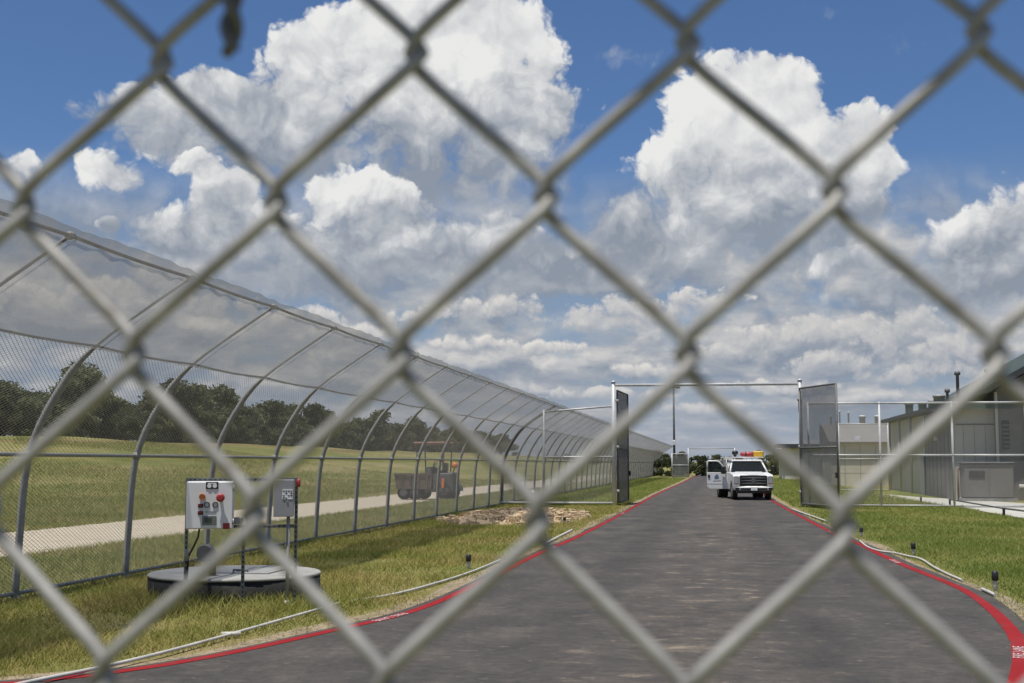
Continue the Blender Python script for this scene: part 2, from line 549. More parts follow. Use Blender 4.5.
def glass_mat():
    m, g, b, out = mat_new('dark_car_glass')
    b.inputs['Base Color'].default_value = (0.012, 0.016, 0.017, 1)
    b.inputs['Roughness'].default_value = 0.06
    b.inputs['Specular IOR Level'].default_value = 0.6
    tr = g.node('ShaderNodeBsdfTransparent')
    tr.inputs[0].default_value = (0.55, 0.62, 0.6, 1)
    mx = g.node('ShaderNodeMixShader')
    mx.inputs[0].default_value = 0.7
    g.t.links.new(tr.outputs[0], mx.inputs[1])
    g.t.links.new(b.outputs[0], mx.inputs[2])
    g.t.links.new(mx.outputs[0], out.inputs[0])
    return m
M['glass'] = glass_mat()

def screen_mat(name, col, cover, weave=90.0):
    """fine woven privacy mesh: part thread, part gap, with slubs and dusty streaks"""
    m, g, b, out = mat_new(name)
    co = obj_co(g)
    n = g.noise(g.v('MULTIPLY', co, (1.0, 1.0, 0.35)), 2.4, 6.0, 0.6).outputs[0]
    fine = g.noise(g.v('MULTIPLY', co, (1.0, 1.0, 0.12)), 26.0, 3.0, 0.6).outputs[0]
    f = g.step(g.add(g.mul(n, 0.7), g.mul(fine, 0.3)), 0.3, 0.7, 0.86, 1.14, smooth=False)
    c = g.mix(1.0, col, g.xyz(f, f, f), 'MULTIPLY')
    g.put(b.inputs['Base Color'], c)
    b.inputs['Roughness'].default_value = 0.8
    b.inputs['Specular IOR Level'].default_value = 0.2
    tl = g.node('ShaderNodeBsdfTranslucent')
    g.put(tl.inputs[0], c)
    mx = g.node('ShaderNodeMixShader')
    mx.inputs[0].default_value = 0.38
    g.t.links.new(b.outputs[0], mx.inputs[1])
    g.t.links.new(tl.outputs[0], mx.inputs[2])
    tr = g.node('ShaderNodeBsdfTransparent')
    m2 = g.node('ShaderNodeMixShader')
    g.put(m2.inputs[0], g.m('MINIMUM', g.mul(f, cover), 0.97))
    g.t.links.new(tr.outputs[0], m2.inputs[1])
    g.t.links.new(mx.outputs[0], m2.inputs[2])
    g.t.links.new(m2.outputs[0], out.inputs[0])
    return m
M['screen'] = screen_mat('fence_screen_cloth', (0.245, 0.24, 0.23), 0.58)
M['gate_screen'] = screen_mat('gate_fine_mesh', (0.26, 0.26, 0.255), 0.60)

def leaf_mat(name, dark, light, hue=0.0):
    m, g, b, out = mat_new(name)
    co = world_co(g)
    oi = g.node('ShaderNodeObjectInfo')
    n = g.noise(co, 0.55, 4.0, 0.6).outputs[0]
    n2 = g.noise(co, 6.0, 2.0, 0.5).outputs[0]
    f = g.add(g.add(g.mul(n, 0.6), g.mul(n2, 0.4)), g.mul(g.sub(oi.outputs['Random'], 0.5), 0.35))
    c = g.mix(g.step(f, 0.25, 0.75, smooth=False), dark, light)
    g.put(b.inputs['Base Color'], c)
    b.inputs['Roughness'].default_value = 0.7
    b.inputs['Specular IOR Level'].default_value = 0.25
    tl = g.node('ShaderNodeBsdfTranslucent')
    g.put(tl.inputs[0], c)
    mx = g.node('ShaderNodeMixShader')
    mx.inputs[0].default_value = 0.3
    g.t.links.new(b.outputs[0], mx.inputs[1])
    g.t.links.new(tl.outputs[0], mx.inputs[2])
    g.t.links.new(mx.outputs[0], out.inputs[0])
    return m
M['leaf'] = leaf_mat('tree_leaves', (0.058, 0.070, 0.034), (0.165, 0.178, 0.085))

def grass_mat(name, stops):
    m, g, b, out = mat_new(name)
    co = world_co(g)
    n = g.noise(co, 0.35, 5.0, 0.62).outputs[0]
    n2 = g.noise(co, 9.0, 3.0, 0.6).outputs[0]
    f = g.add(g.mul(n, 0.62), g.mul(n2, 0.38))
    c = g.ramp(f, stops)
    g.put(b.inputs['Base Color'], c)
    b.inputs['Roughness'].default_value = 0.65
    b.inputs['Specular IOR Level'].default_value = 0.25
    tl = g.node('ShaderNodeBsdfTranslucent')
    g.put(tl.inputs[0], c)
    mx = g.node('ShaderNodeMixShader')
    mx.inputs[0].default_value = 0.35
    g.t.links.new(b.outputs[0], mx.inputs[1])
    g.t.links.new(tl.outputs[0], mx.inputs[2])
    g.t.links.new(mx.outputs[0], out.inputs[0])
    return m
M['grass_dry'] = grass_mat('rough_verge_grass', [(0.30, (0.145, 0.185, 0.036)), (0.44, (0.235, 0.25, 0.055)), (0.56, (0.36, 0.30, 0.10)), (0.66, (0.46, 0.35, 0.17))])
M['grass_green'] = grass_mat('green_verge_grass', [(0.30, (0.12, 0.17, 0.032)), (0.45, (0.185, 0.235, 0.048)), (0.59, (0.28, 0.275, 0.075)), (0.73, (0.40, 0.32, 0.14))])
M['grass_field'] = grass_mat('field_grass', [(0.32, (0.15, 0.18, 0.045)), (0.48, (0.25, 0.255, 0.07)), (0.62, (0.35, 0.30, 0.12))])

def ground_mat():
    """field soil under grass: mottled greens, dry streaks along the mowing"""
    m, g, b, out = mat_new('field_ground')
    co = world_co(g)
    a = g.noise(g.v('MULTIPLY', co, (1.0, 0.22, 1.0)), 0.22, 6.0, 0.6).outputs[0]
    c2 = g.noise(co, 1.1, 6.0, 0.65).outputs[0]
    f = g.add(g.mul(a, 0.62), g.mul(c2, 0.38))
    col = g.ramp(f, [(0.36, (0.105, 0.125, 0.030)), (0.46, (0.165, 0.175, 0.045)), (0.53, (0.23, 0.205, 0.070)), (0.62, (0.30, 0.24, 0.12))])
    s = g.node('ShaderNodeSeparateXYZ')
    g.put(s.inputs[0], co)
    # bare reddish soil strip along the foot of the far bank
    wob = g.mul(g.sub(g.noise(co, 0.05, 3.0, 0.6).outputs[0], 0.5), 14.0)
    d = g.m('ABSOLUTE', g.add(g.add(s.outputs[0], 58.0), wob))
    strip = g.mul(g.step(d, 3.4, 0.8), g.step(c2, 0.42, 0.6))
    col = g.mix(strip, col, (0.20, 0.105, 0.065))
    g.put(b.inputs['Base Color'], col)
    b.inputs['Roughness'].default_value = 0.95
    b.inputs['Specular IOR Level'].default_value = 0.15
    bp = g.node('ShaderNodeBump')
    bp.inputs['Strength'].default_value = 0.9
    bp.inputs['Distance'].default_value = 0.12
    g.put(bp.inputs['Height'], g.noise(co, 5.0, 6.0, 0.7).outputs[0])
    g.t.links.new(bp.outputs[0], b.inputs['Normal'])
    return m
M['ground'] = ground_mat()

def asphalt_mat():
    m, g, b, out = mat_new('worn_asphalt')
    co = world_co(g)
    grain = g.noise(co, 85.0, 4.0, 0.7).outputs[0]
    blot = g.noise(co, 0.75, 6.0, 0.62).outputs[0]
    # transverse rolling marks
    tr = g.noise(g.v('MULTIPLY', co, (1.5, 0.55, 1.0)), 1.0, 6.0, 0.66).outputs[0]
    mid = g.noise(g.v('MULTIPLY', co, (1.0, 1.0, 1.0)), 9.0, 6.0, 0.75).outputs[0]
    base = g.ramp(g.add(g.add(g.mul(blot, 0.22), g.mul(tr, 0.36)), g.add(g.mul(mid, 0.34), g.mul(grain, 0.16))),
                  [(0.35, (0.024, 0.0215, 0.019)), (0.47, (0.046, 0.041, 0.036)), (0.57, (0.072, 0.064, 0.056)), (0.68, (0.13, 0.112, 0.092))])
    # soil tracked in along the middle of the carriageway
    s = g.node('ShaderNodeSeparateXYZ')
    g.put(s.inputs[0], co)
    wand = g.mul(g.sub(g.noise(g.v('MULTIPLY', co, (0, 0.12, 0)), 1.0, 2.0).outputs[0], 0.5), 3.0)
    lane = g.step(g.m('ABSOLUTE', g.add(g.add(s.outputs[0], 0.1), wand)), 1.7, 0.15)
    sp = g.noise(g.v('MULTIPLY', co, (0.75, 1.1, 1)), 2.3, 7.0, 0.74).outputs[0]
    crumb = g.step(sp, 0.555, 0.66)
    haze = g.step(sp, 0.40, 0.70, 0.0, 0.24)
    fleck = g.mul(g.step(g.noise(co, 5.5, 5.0, 0.72).outputs[0], 0.63, 0.70), 0.55)
    soil = g.m('MAXIMUM', g.mul(crumb, g.add(g.mul(lane, 0.68), 0.14)), g.mul(haze, lane))
    soil = g.m('MAXIMUM', soil, fleck)
    # darker wheel paths and a few hairline cracks
    wp = g.m('ABSOLUTE', g.sub(g.m('ABSOLUTE', g.add(s.outputs[0], 0.45)), 1.25))
    base = g.mix(g.mul(g.step(wp, 0.55, 0.1), 0.28), base, (0.030, 0.027, 0.025))
    ck = g.voronoi(g.v('ADD', co, g.v('SCALE', g.noise(co, 1.2, 4.0, 0.6).outputs['Color'], scale=0.9)), 0.33, feature='DISTANCE_TO_EDGE').outputs['Distance']
    base = g.mix(g.step(ck, 0.007, 0.001, 0.0, 0.3), base, (0.016, 0.015, 0.014))
    c = g.mix(soil, base, (0.26, 0.205, 0.145))
    g.put(b.inputs['Base Color'], c)
    g.put(b.inputs['Roughness'], g.step(tr, 0.3, 0.7, 0.72, 0.92, smooth=False))
    b.inputs['Specular IOR Level'].default_value = 0.35
    bp = g.node('ShaderNodeBump')
    bp.inputs['Strength'].default_value = 0.55
    bp.inputs['Distance'].default_value = 0.01
    g.put(bp.inputs['Height'], g.add(g.mul(grain, 0.7), g.mul(tr, 1.2)))
    g.t.links.new(bp.outputs[0], b.inputs['Normal'])
    return m
M['asphalt'] = asphalt_mat()

def worn_paint(name, col, lo, hi):
    m, g, b, out = mat_new(name)
    co = world_co(g)
    n = g.noise(co, 11.0, 8.0, 0.8).outputs[0]
    n2 = g.noise(co, 1.3, 4.0, 0.6).outputs[0]
    k = g.step(g.add(g.mul(n, 0.65), g.mul(n2, 0.35)), lo, hi)
    f = g.step(n2, 0.3, 0.7, 0.8, 1.15, smooth=False)
    c = g.mix(1.0, col, g.xyz(f, f, f), 'MULTIPLY')
    g.put(b.inputs['Base Color'], g.mix(k, c, (0.055, 0.05, 0.048)))
    b.inputs['Roughness'].default_value = 0.9
    b.inputs['Specular IOR Level'].default_value = 0.15
    return m
M['red_line'] = worn_paint('worn_red_road_paint', (0.27, 0.016, 0.018), 0.50, 0.66)
M['white_line'] = worn_paint('worn_white_road_paint', (0.62, 0.56, 0.55), 0.55, 0.72)

def soil_mat(name, a, b_, scale=3.0):
    m, g, b, out = mat_new(name)
    co = world_co(g)
    n = g.noise(co, scale, 7.0, 0.7).outputs[0]
    v = g.voronoi(co, scale * 7.0, 1.0, 0.5).outputs['Distance']
    c = g.mix(g.step(g.add(g.mul(n, 0.75), g.mul(v, 0.35)), 0.35, 0.72, smooth=False), a, b_)
    g.put(b.inputs['Base Color'], c)
    b.inputs['Roughness'].default_value = 0.95
    b.inputs['Specular IOR Level'].default_value = 0.15
    bp = g.node('ShaderNodeBump')
    bp.inputs['Strength'].default_value = 0.8
    bp.inputs['Distance'].default_value = 0.04
    g.put(bp.inputs['Height'], g.add(n, v))
    g.t.links.new(bp.outputs[0], b.inputs['Normal'])
    return m
M['soil'] = soil_mat('dry_tan_soil', (0.30, 0.22, 0.13), (0.58, 0.45, 0.29))
M['verge'] = soil_mat('stony_verge_soil', (0.10, 0.078, 0.05), (0.33, 0.265, 0.175), 2.2)
M['gravel'] = soil_mat('pale_gravel', (0.30, 0.25, 0.18), (0.48, 0.415, 0.315), 1.5)

# ------------------------------------------------------------------ ground, roads
def bank(x, y):
    t = min(1.0, max(0.0, (-24.0 - x) / 42.0))
    t = t * t * (3 - 2 * t)
    return 4.1 * t

def terrain():
    xs = np.unique(np.concatenate([np.linspace(-4000, -140, 8), np.linspace(-140, -22, 60), np.linspace(-22, 60, 12), np.linspace(60, 4000, 8)]))
    ys = np.unique(np.concatenate([np.linspace(-80, 400, 80), np.linspace(400, 7000, 10)]))
    X, Y = np.meshgrid(xs, ys)
    t = np.clip((-24.0 - X) / 42.0, 0, 1)
    t = t * t * (3 - 2 * t)
    Z = 4.1 * t + t * 0.35 * np.sin(X * 0.21 + 1.3 * np.sin(Y * 0.05)) * np.sin(Y * 0.09)
    V = np.stack([X.ravel(), Y.ravel(), Z.ravel()], 1)
    n = len(xs)
    a = np.arange(len(ys) - 1)[:, None] * n + np.arange(n - 1)[None, :]
    a = a.ravel()
    F = np.stack([a, a + 1, a + n + 1, a + n], 1)
    me = np_mesh('ground', V, F)
    me.polygons.foreach_set('use_smooth', [True] * len(F))
    tag(link('ground', me, M['ground']), kind='structure')
terrain()

def spline(pts, n):
    """points evenly spaced on a Catmull-Rom curve"""
    p = [np.array(q, float) for q in pts]
    p = [2 * p[0] - p[1]] + p + [2 * p[-1] - p[-2]]
    out = []
    for i in range(1, len(p) - 2):
        for t in np.linspace(0, 1, 24, endpoint=False):
            a, b, c, d = p[i - 1], p[i], p[i + 1], p[i + 2]
            out.append(0.5 * (2 * b + (c - a) * t + (2 * a - 5 * b + 4 * c - d) * t * t + (3 * b - a - 3 * c + d) * t ** 3))
    out.append(p[-2])
    out = np.array(out)
    s = np.concatenate([[0], np.cumsum(np.linalg.norm(np.diff(out, axis=0), axis=1))])
    u = np.linspace(0, s[-1], n)
    return np.stack([np.interp(u, s, out[:, k]) for k in range(out.shape[1])], 1)

LEFT_PX = [(113, 674), (331, 632), (442, 601), (539, 554), (580, 536), (624, 513), (660, 493), (684, 482)]
RIGHT_PX = [(1016, 683), (1019, 668), (1018, 644), (1011, 631), (992, 611), (966, 592), (932, 577), (895, 562), (858, 544), (824, 529), (774, 502)]
left_line = spline([(-20, 6.0), (-13, 6.5), (-9.2, 7.4), (-6.8, 8.8)] + [G(*p) for p in LEFT_PX] + [(-3.4, 170), (-3.4, 260)], 420)
right_line = spline([(-20, 1.0), (-12, 1.6), (-6, 2.7), (-2.2, 4.4), (0.2, 6.2), (1.6, 8.2)] + [G(*p) for p in RIGHT_PX] + [(2.4, 75), (2.3, 120), (2.2, 170), (2.2, 260)], 420)

def normals(line):
    t = np.gradient(line, axis=0)
    t /= np.linalg.norm(t, axis=1)[:, None]
    return np.stack([-t[:, 1], t[:, 0]], 1)          # to the left of travel
NL, NR = normals(left_line), -normals(right_line)    # both point away from the road

def strip(name, a, b, z, mat, thick=0.0):
    n = len(a)
    V = np.concatenate([np.c_[a, np.full(n, z)], np.c_[b, np.full(n, z)]])
    i = np.arange(n - 1)
    F = np.stack([i, i + 1, i + n + 1, i + n], 1)
    me = np_mesh(name, V, F)
    bm = bmesh.new(); bm.from_mesh(me)
    for f in bm.faces:
        if f.normal.z < 0: f.normal_flip()
    bm.to_mesh(me); bm.free()
    return tag(link(name, me, mat), kind='structure')

def wob(n, amp, seed):
    r = np.random.default_rng(seed)
    k = np.interp(np.arange(n), np.arange(0, n + 3, 3), r.uniform(-1, 1, len(np.arange(0, n + 3, 3))))
    return amp * k[:, None]

nL = len(left_line)
strip('verge', left_line + NL * 0.10, left_line + NL * (0.40 + wob(nL, 0.13, 1)), 0.005, M['verge'])
strip('verge', right_line + NR * 0.10, right_line + NR * (0.38 + wob(nL, 0.14, 2)), 0.005, M['verge'])
road = strip('road', left_line + NL * (0.16 + wob(nL, 0.035, 3)), right_line + NR * (0.20 + wob(nL, 0.035, 4)), 0.010, M['asphalt'])
red_l = strip('road_marking', left_line - NL * (0.065 + wob(nL, 0.010, 13)), left_line + NL * (0.065 + wob(nL, 0.012, 14)), 0.0145, M['red_line'])
red_r = strip('road_marking', right_line - NR * (0.068 + wob(nL, 0.010, 15)), right_line + NR * (0.068 + wob(nL, 0.012, 16)), 0.0145, M['red_line'])

def marking_text(parent, line, nrm, px, size=0.105):
    """white stencilled words along the red line"""
    p = np.array(G(*px))
    k = int(np.argmin(np.linalg.norm(line - p, axis=1)))
    t = line[min(k + 1, len(line) - 1)] - line[k - 1]
    t = t / np.linalg.norm(t)
    cu = bpy.data.curves.new('lettering', 'FONT')
    cu.body = 'FIRE LANE'
    cu.size = size * 1.35
    cu.space_character = 1.25
    cu.align_x, cu.align_y = 'CENTER', 'CENTER'
    tmp = bpy.data.objects.new('lettering', cu)
    COL.objects.link(tmp)
    bpy.context.view_layer.update()
    me = bpy.data.meshes.new_from_object(tmp.evaluated_get(bpy.context.evaluated_depsgraph_get()))
    bpy.data.objects.remove(tmp)
    me.materials.clear()
    o = link('lettering', me, M['white_line'], parent)
    ang = math.atan2(t[1], t[0])
    if parent is red_l:
        ang += math.pi
    o.location = (line[k][0], line[k][1], 0.0185)
    o.rotation_euler = (0, 0, ang)
for px in ((1018, 656), (895, 562), (832, 533)):
    marking_text(red_r, right_line, NR, px)
for px in ((372, 620), (552, 548), (622, 514)):
    marking_text(red_l, left_line, NL, px)

# gravel track beyond the fence, footpath by the buildings
ty = np.linspace(-20, 320, 200)
tn = np.stack([-13.0 + 0 * ty, ty], 1)
tf = np.stack([-18.1 + 0 * ty, ty], 1)
strip('gravel_track', tn + np.c_[wob(200, 0.35, 5), 0 * ty], tf + np.c_[wob(200, 0.4, 6), 0 * ty], 0.012, M['gravel'])
pa = spline([G(1120, 532), G(1024, 519), G(950, 506), G(905, 500), G(870, 495)], 40)
pb = spline([G(1130, 510), G(1024, 503.5), G(960, 499.5), G(915, 497), G(875, 493)], 40)
strip('footpath', pa, pb, 0.012, M['path'])

# ------------------------------------------------------------------ near chain-link fence
def near_fence():
    d, yaw, lean, roll, Hs, ox, oz = 0.31094564, 0.00481183, 0.12390902, -0.01158213, 0.04108305, -0.04180106, 0.02701095
    W = 0.0718
    a = Vector((math.cos(yaw), math.sin(yaw), 0)); n = Vector((-math.sin(yaw), math.cos(yaw), 0)); up = Vector((0, 0, 1))
    b = up * math.cos(lean) + n * math.sin(lean)
    a2 = a * math.cos(roll) + b * math.sin(roll)
    b2 = b * math.cos(roll) - a * math.sin(roll)
    nn = a2.cross(b2) * -1.0                       # away from the camera
    P0 = Vector((0, 0, EYE)) + n * d + a * ox + b * oz
    base = P0 - b2 * (1.70)
    t = thing('chain_link_fence', 'wide grey galvanised wire diamonds of a chain-link fence, close up and out of focus', 'fence', (base.x, base.y, 0.0))
    Minv = Matrix.Translation((-base.x, -base.y, 0))
    rot = Matrix((a2, b2, nn)).transposed().to_4x4()
    # one wire, a flattened spiral: up-right runs lie in front, up-left runs behind
    A, q, r = W / 4 + 0.0019, 0.0022, 0.00182
    mb = MB()
    pts = []
    per = 26
    for i in range(per * 20 + 1):
        ph = 2 * math.pi * i / 20.0
        tri = math.asin(0.975 * math.cos(ph)) / math.asin(0.975)
        s = math.sin(ph) * 2.6
        pts.append((-A * tri, Hs * ph / math.pi, -q * max(-1.0, min(1.0, s))))
    mb.tube(pts, r, 8)
    me = mb.mesh('wire')
    # rows: a left bend of an even wire sits on an even row
    j0 = -42
    for m in range(-58, 63):
        # wire m spans columns m*W/2 .. (m+1)*W/2 ; column 0 is lattice i = 0 (odd rows are half columns)
        cx_ = (m + 0.5) * W / 2 - 1.5 * W
        row = j0 + (0 if m % 2 == 0 else 1)
        p = P0 + a2 * cx_ + b2 * (row * Hs) 
        o = link('wire', me, M['wire'], t)
        o.matrix_local = Minv @ Matrix.Translation(p) @ rot
    # rail and end posts outside the view
    for s in (-2.16, 2.16):
        p0 = P0 + a2 * s - b2 * 1.70 + nn * 0.03
        p1 = P0 + a2 * s + b2 * 0.62 + nn * 0.03
        MB().tube([p0, p1], 0.03, 12).build('post', M['galv'], t).matrix_local = Minv
    MB().tube([P0 - a2 * 2.2 + b2 * 0.62 + nn * 0.028, P0 + a2 * 2.2 + b2 * 0.62 + nn * 0.028], 0.021, 12).build('top_rail', M['galv'], t).matrix_local = Minv
    # unseen middle rail on the near side, placed to shade the upper wires
    MB().tube([P0 - a2 * 2.2 + b2 * 0.234 - nn * 0.032, P0 + a2 * 2.2 + b2 * 0.234 - nn * 0.032], 0.027, 14).build('mid_rail', M['galv'], t).matrix_local = Minv
    # loose end of a tie wire hanging from the mesh
    dd = Vector(ray(237, 10))
    k = (P0 - Vector((0, 0, EYE))).dot(nn) / dd.dot(nn)
    c = Vector((0, 0, EYE)) + dd * k
    tie = MB()
    for ph in (0, math.pi):
        pp = []
        for i in range(40):
            u = i / 39.0
            w = ph + u * 9.0
            pp.append(c + up * (0.014 - 0.0275 * u) + a * (0.0016 * math.cos(w)) + n * (0.0016 * math.sin(w) - 0.004))
        tie.tube(pp, 0.0017, 7)
    tie.build('tie_wire', M['galv_dull'], t).matrix_local = Minv
near_fence()

# ------------------------------------------------------------------ curved perimeter fence
FX, FY0, FS = -9.03, 15.55, 3.13
PROFILE = spline([(0, -0.02), (0.03, 0.7), (0.13, 1.86), (0.53, 2.71), (1.05, 3.30), (2.30, 4.14)], 81)
_ps = np.concatenate([[0], np.cumsum(np.linalg.norm(np.diff(PROFILE, axis=0), axis=1))])
def prof(s):
    return np.array([np.interp(s, _ps, PROFILE[:, 0]), np.interp(s, _ps, PROFILE[:, 1])])
def s_at_z(z):
    return float(np.interp(z, PROFILE[:, 1], _ps))
S_TOP, S_SCREEN, S_MID = _ps[-1], s_at_z(3.27), s_at_z(1.86)

def wire_panel(path, length, pitch=0.0718, row=0.0359, r=0.0027):
    """diamond mesh over a bay; path(s) gives the cross profile, s in metres up the fabric"""
    smax = path.smax
    nrow = int(smax / row)
    ncol = int(round(length / (pitch / 2)))
    dx = length / ncol
    ss = np.arange(nrow + 1) * row + 0.01
    P = np.array([path(s) for s in ss])
    J, I = np.meshgrid(np.arange(nrow), np.arange(ncol + 1), indexing='ij')
    ok = ((I + J) % 2 == 0)
    segs = []
    for di in (-1, 1):
        a = np.stack([I[ok], J[ok], I[ok] + di, J[ok] + 1], 1)
        a = a[(a[:, 2] >= 0) & (a[:, 2] <= ncol)]
        segs.append(a)
    S = np.concatenate(segs)
    p0 = np.c_[P[S[:, 1], 0], S[:, 0] * dx, P[S[:, 1], 1]]
    p1 = np.c_[P[S[:, 3], 0], S[:, 2] * dx, P[S[:, 3], 1]]
    t = p1 - p0
    t /= np.linalg.norm(t, axis=1)[:, None]
    u = np.cross(t, np.array([0.35, 0.0, 0.2]))
    u /= np.linalg.norm(u, axis=1)[:, None]
    v = np.cross(t, u)
    V, F = [], []
    n = len(S)
    for k in range(3):
        w = 2 * math.pi * k / 3
        off = (u * math.cos(w) + v * math.sin(w)) * r
        V += [p0 + off, p1 + off]
    V = np.concatenate(V)
    i = np.arange(n)
    for k in range(3):
        l = (k + 1) % 3
        F.append(np.stack([i + 2 * k * n, i + 2 * l * n, i + (2 * l + 1) * n, i + (2 * k + 1) * n], 1))
    return np_mesh('wire_mesh', V, np.concatenate(F))

class Path:
    def __init__(self, f, smax):
        self.f, self.smax = f, smax
    def __call__(self, s):
        return self.f(s)

def screen_mesh(seed):
    """sagging, puckered cloth laid over the curved top of one bay, with a loose flap past the pipe"""
    r = np.random.default_rng(seed)
    nu, nv = 44, 20
    ph = r.uniform(0, 6.28, 6)
    fr = r.uniform(5, 17, 6)
    am = r.uniform(0.3, 1.0, 6)
    sagk = r.uniform(0.05, 0.09)
    V = []
    for j in range(nv + 1):
        v = j / nv
        for i in range(nu + 1):
            u = i / nu
            if v <= 0.84:
                s = S_SCREEN + (S_TOP - S_SCREEN) * v / 0.84
                p = prof(s)
                p2 = prof(min(S_TOP, s + 0.05)); p1 = prof(max(0, s - 0.05))
            else:
                k = (v - 0.84) / 0.16
                p2, p1 = prof(S_TOP), prof(S_TOP - 0.08)
                t = (p2 - p1) / np.linalg.norm(p2 - p1)
                wdt = 0.13 + 0.035 * math.sin(math.pi * u) ** 0.8 + 0.006 * math.sin(u * 31 + ph[0])
                p = prof(S_TOP) + t * wdt * k + np.array([-0.25, 0.35]) * wdt * k * k * 0.55
            t = (p2 - p1) / np.linalg.norm(p2 - p1)
            nrm = np.array([-t[1], t[0]])
            vv = min(v / 0.84, 1.0)
            sag = -sagk * math.sin(math.pi * u) * math.sin(math.pi * min(1, vv)) * 0.8
            fold = sum(a * math.sin(f * u * 2.4 + q + 1.2 * vv) for a, f, q in zip(am, fr, ph))
            fold *= 0.004 + 0.0055 * vv ** 3
            if v > 0.84:
                fold *= 0.5
            pin = min(1.0, 6 * u, 6 * (1 - u))
            p = p + nrm * (-0.070 + sag + fold * pin)
            V.append((p[0], u * FS, p[1]))
    n = nu + 1
    a = (np.arange(nv)[:, None] * n + np.arange(nu)[None, :]).ravel()
    F = np.stack([a, a + 1, a + n + 1, a + n], 1)
    me = np_mesh('screen', np.array(V), F)
    me.polygons.foreach_set('use_smooth', [True] * len(F))
    return me

def perimeter_fence():
    t = thing('perimeter_fence', 'long curved-top chain-link security fence with grey screen cloth over its leaning top', 'fence', (FX, FY0, 0))
    k0, k1 = -2, 55
    post = MB().tube([(x, 0, z) for x, z in PROFILE[::4]], [0.050 if z < 3.0 else max(0.022, 0.050 - (z - 3.0) * 0.09) for x, z in PROFILE[::4]], 10)
    post.tube([(0, 0, -0.05), (0, 0, 0.05)], 0.075, 10)
    post_me = post.mesh('post')
    wire_me = wire_panel(Path(prof, S_SCREEN), FS, 0.104, 0.025, 0.0028)
    screens = [screen_mesh(s) for s in range(6)]
    def rail_mesh(s, r, name, push=0.0, sag=0.0):
        p = prof(s)
        return MB().tube([(p[0] + push, u * FS, p[1] - sag * math.sin(math.pi * u)) for u in (0, .25, .5, .75, 1)], r, 8, cap=False).mesh(name)
    rails = [('mid_rail', rail_mesh(S_MID, 0.027, 'mid_rail', 0.0)), ('bottom_rail', rail_mesh(0.09, 0.026, 'bottom_rail', 0.0)),
             ('screen_rail', rail_mesh(S_SCREEN, 0.016, 'screen_rail', 0.02, 0.03)), ('top_rail', rail_mesh(S_TOP, 0.022, 'top_rail', 0.0, 0.02))]
    p = prof(S_TOP)
    clamp_me = MB().bevel_box((p[0], 0, p[1]), (0.11, 0.10, 0.09), 0.03).mesh('clamp')
    pm = prof(S_MID)
    band_me = MB().tube([(pm[0] + 0.0, 0, pm[1] - 0.05), (pm[0] + 0.0, 0, pm[1] + 0.05)], 0.058, 10).mesh('band')
    rr = random.Random(3)
    for k in range(k0, k1 + 1):
        y = k * FS
        link('post', post_me, M['galv'], t, (0, y, 0))
        if k < 22:
            link('clamp', clamp_me, M['galv'], t, (0, y, 0))
            link('band', band_me, M['galv'], t, (0, y, 0))
        if k == k1:
            break
        w = link('wire_mesh', wire_me, M['mesh_wire'], t, (0, y, 0))
        w['kind'] = 'stuff'
        link('screen', screens[rr.randrange(6)], M['screen'], t, (0, y, 0))
        for nm, me in rails:
            link(nm, me, M['galv'] if nm not in ('screen_rail', 'top_rail') else M['galv_dull'], t, (0, y, 0))
perimeter_fence()

# ------------------------------------------------------------------ gate and straight fences
GY = 52.8
def flat_path(h):
    return Path(lambda s: np.array([0.0, s]), h)

def panel_obj(t, p0, p1, z0, z1, mat=None, pitch=0.0718):
    """upright wire mesh between two ground points"""
    L = math.hypot(p1[0] - p0[0], p1[1] - p0[1])
    me = wire_panel(flat_path(z1 - z0), L, pitch, pitch / 2)
    o = link('wire_mesh', me, mat or M['mesh_wire'], t)
    o['kind'] = 'stuff'
    ang = math.atan2(p1[1] - p0[1], p1[0] - p0[0]) - math.pi / 2
    o.matrix_local = Matrix.Translation((p0[0] - t.location.x, p0[1] - t.location.y, z0)) @ Matrix.Rotation(ang, 4, 'Z')
    return o

def pipe(t, name, pts, r, mat=None, n=10):
    q = Vector((t.location.x, t.location.y, t.location.z))
    return MB().tube([Vector(p) - q for p in pts], r, n).build(name, mat or M['galv_pipe'], t)

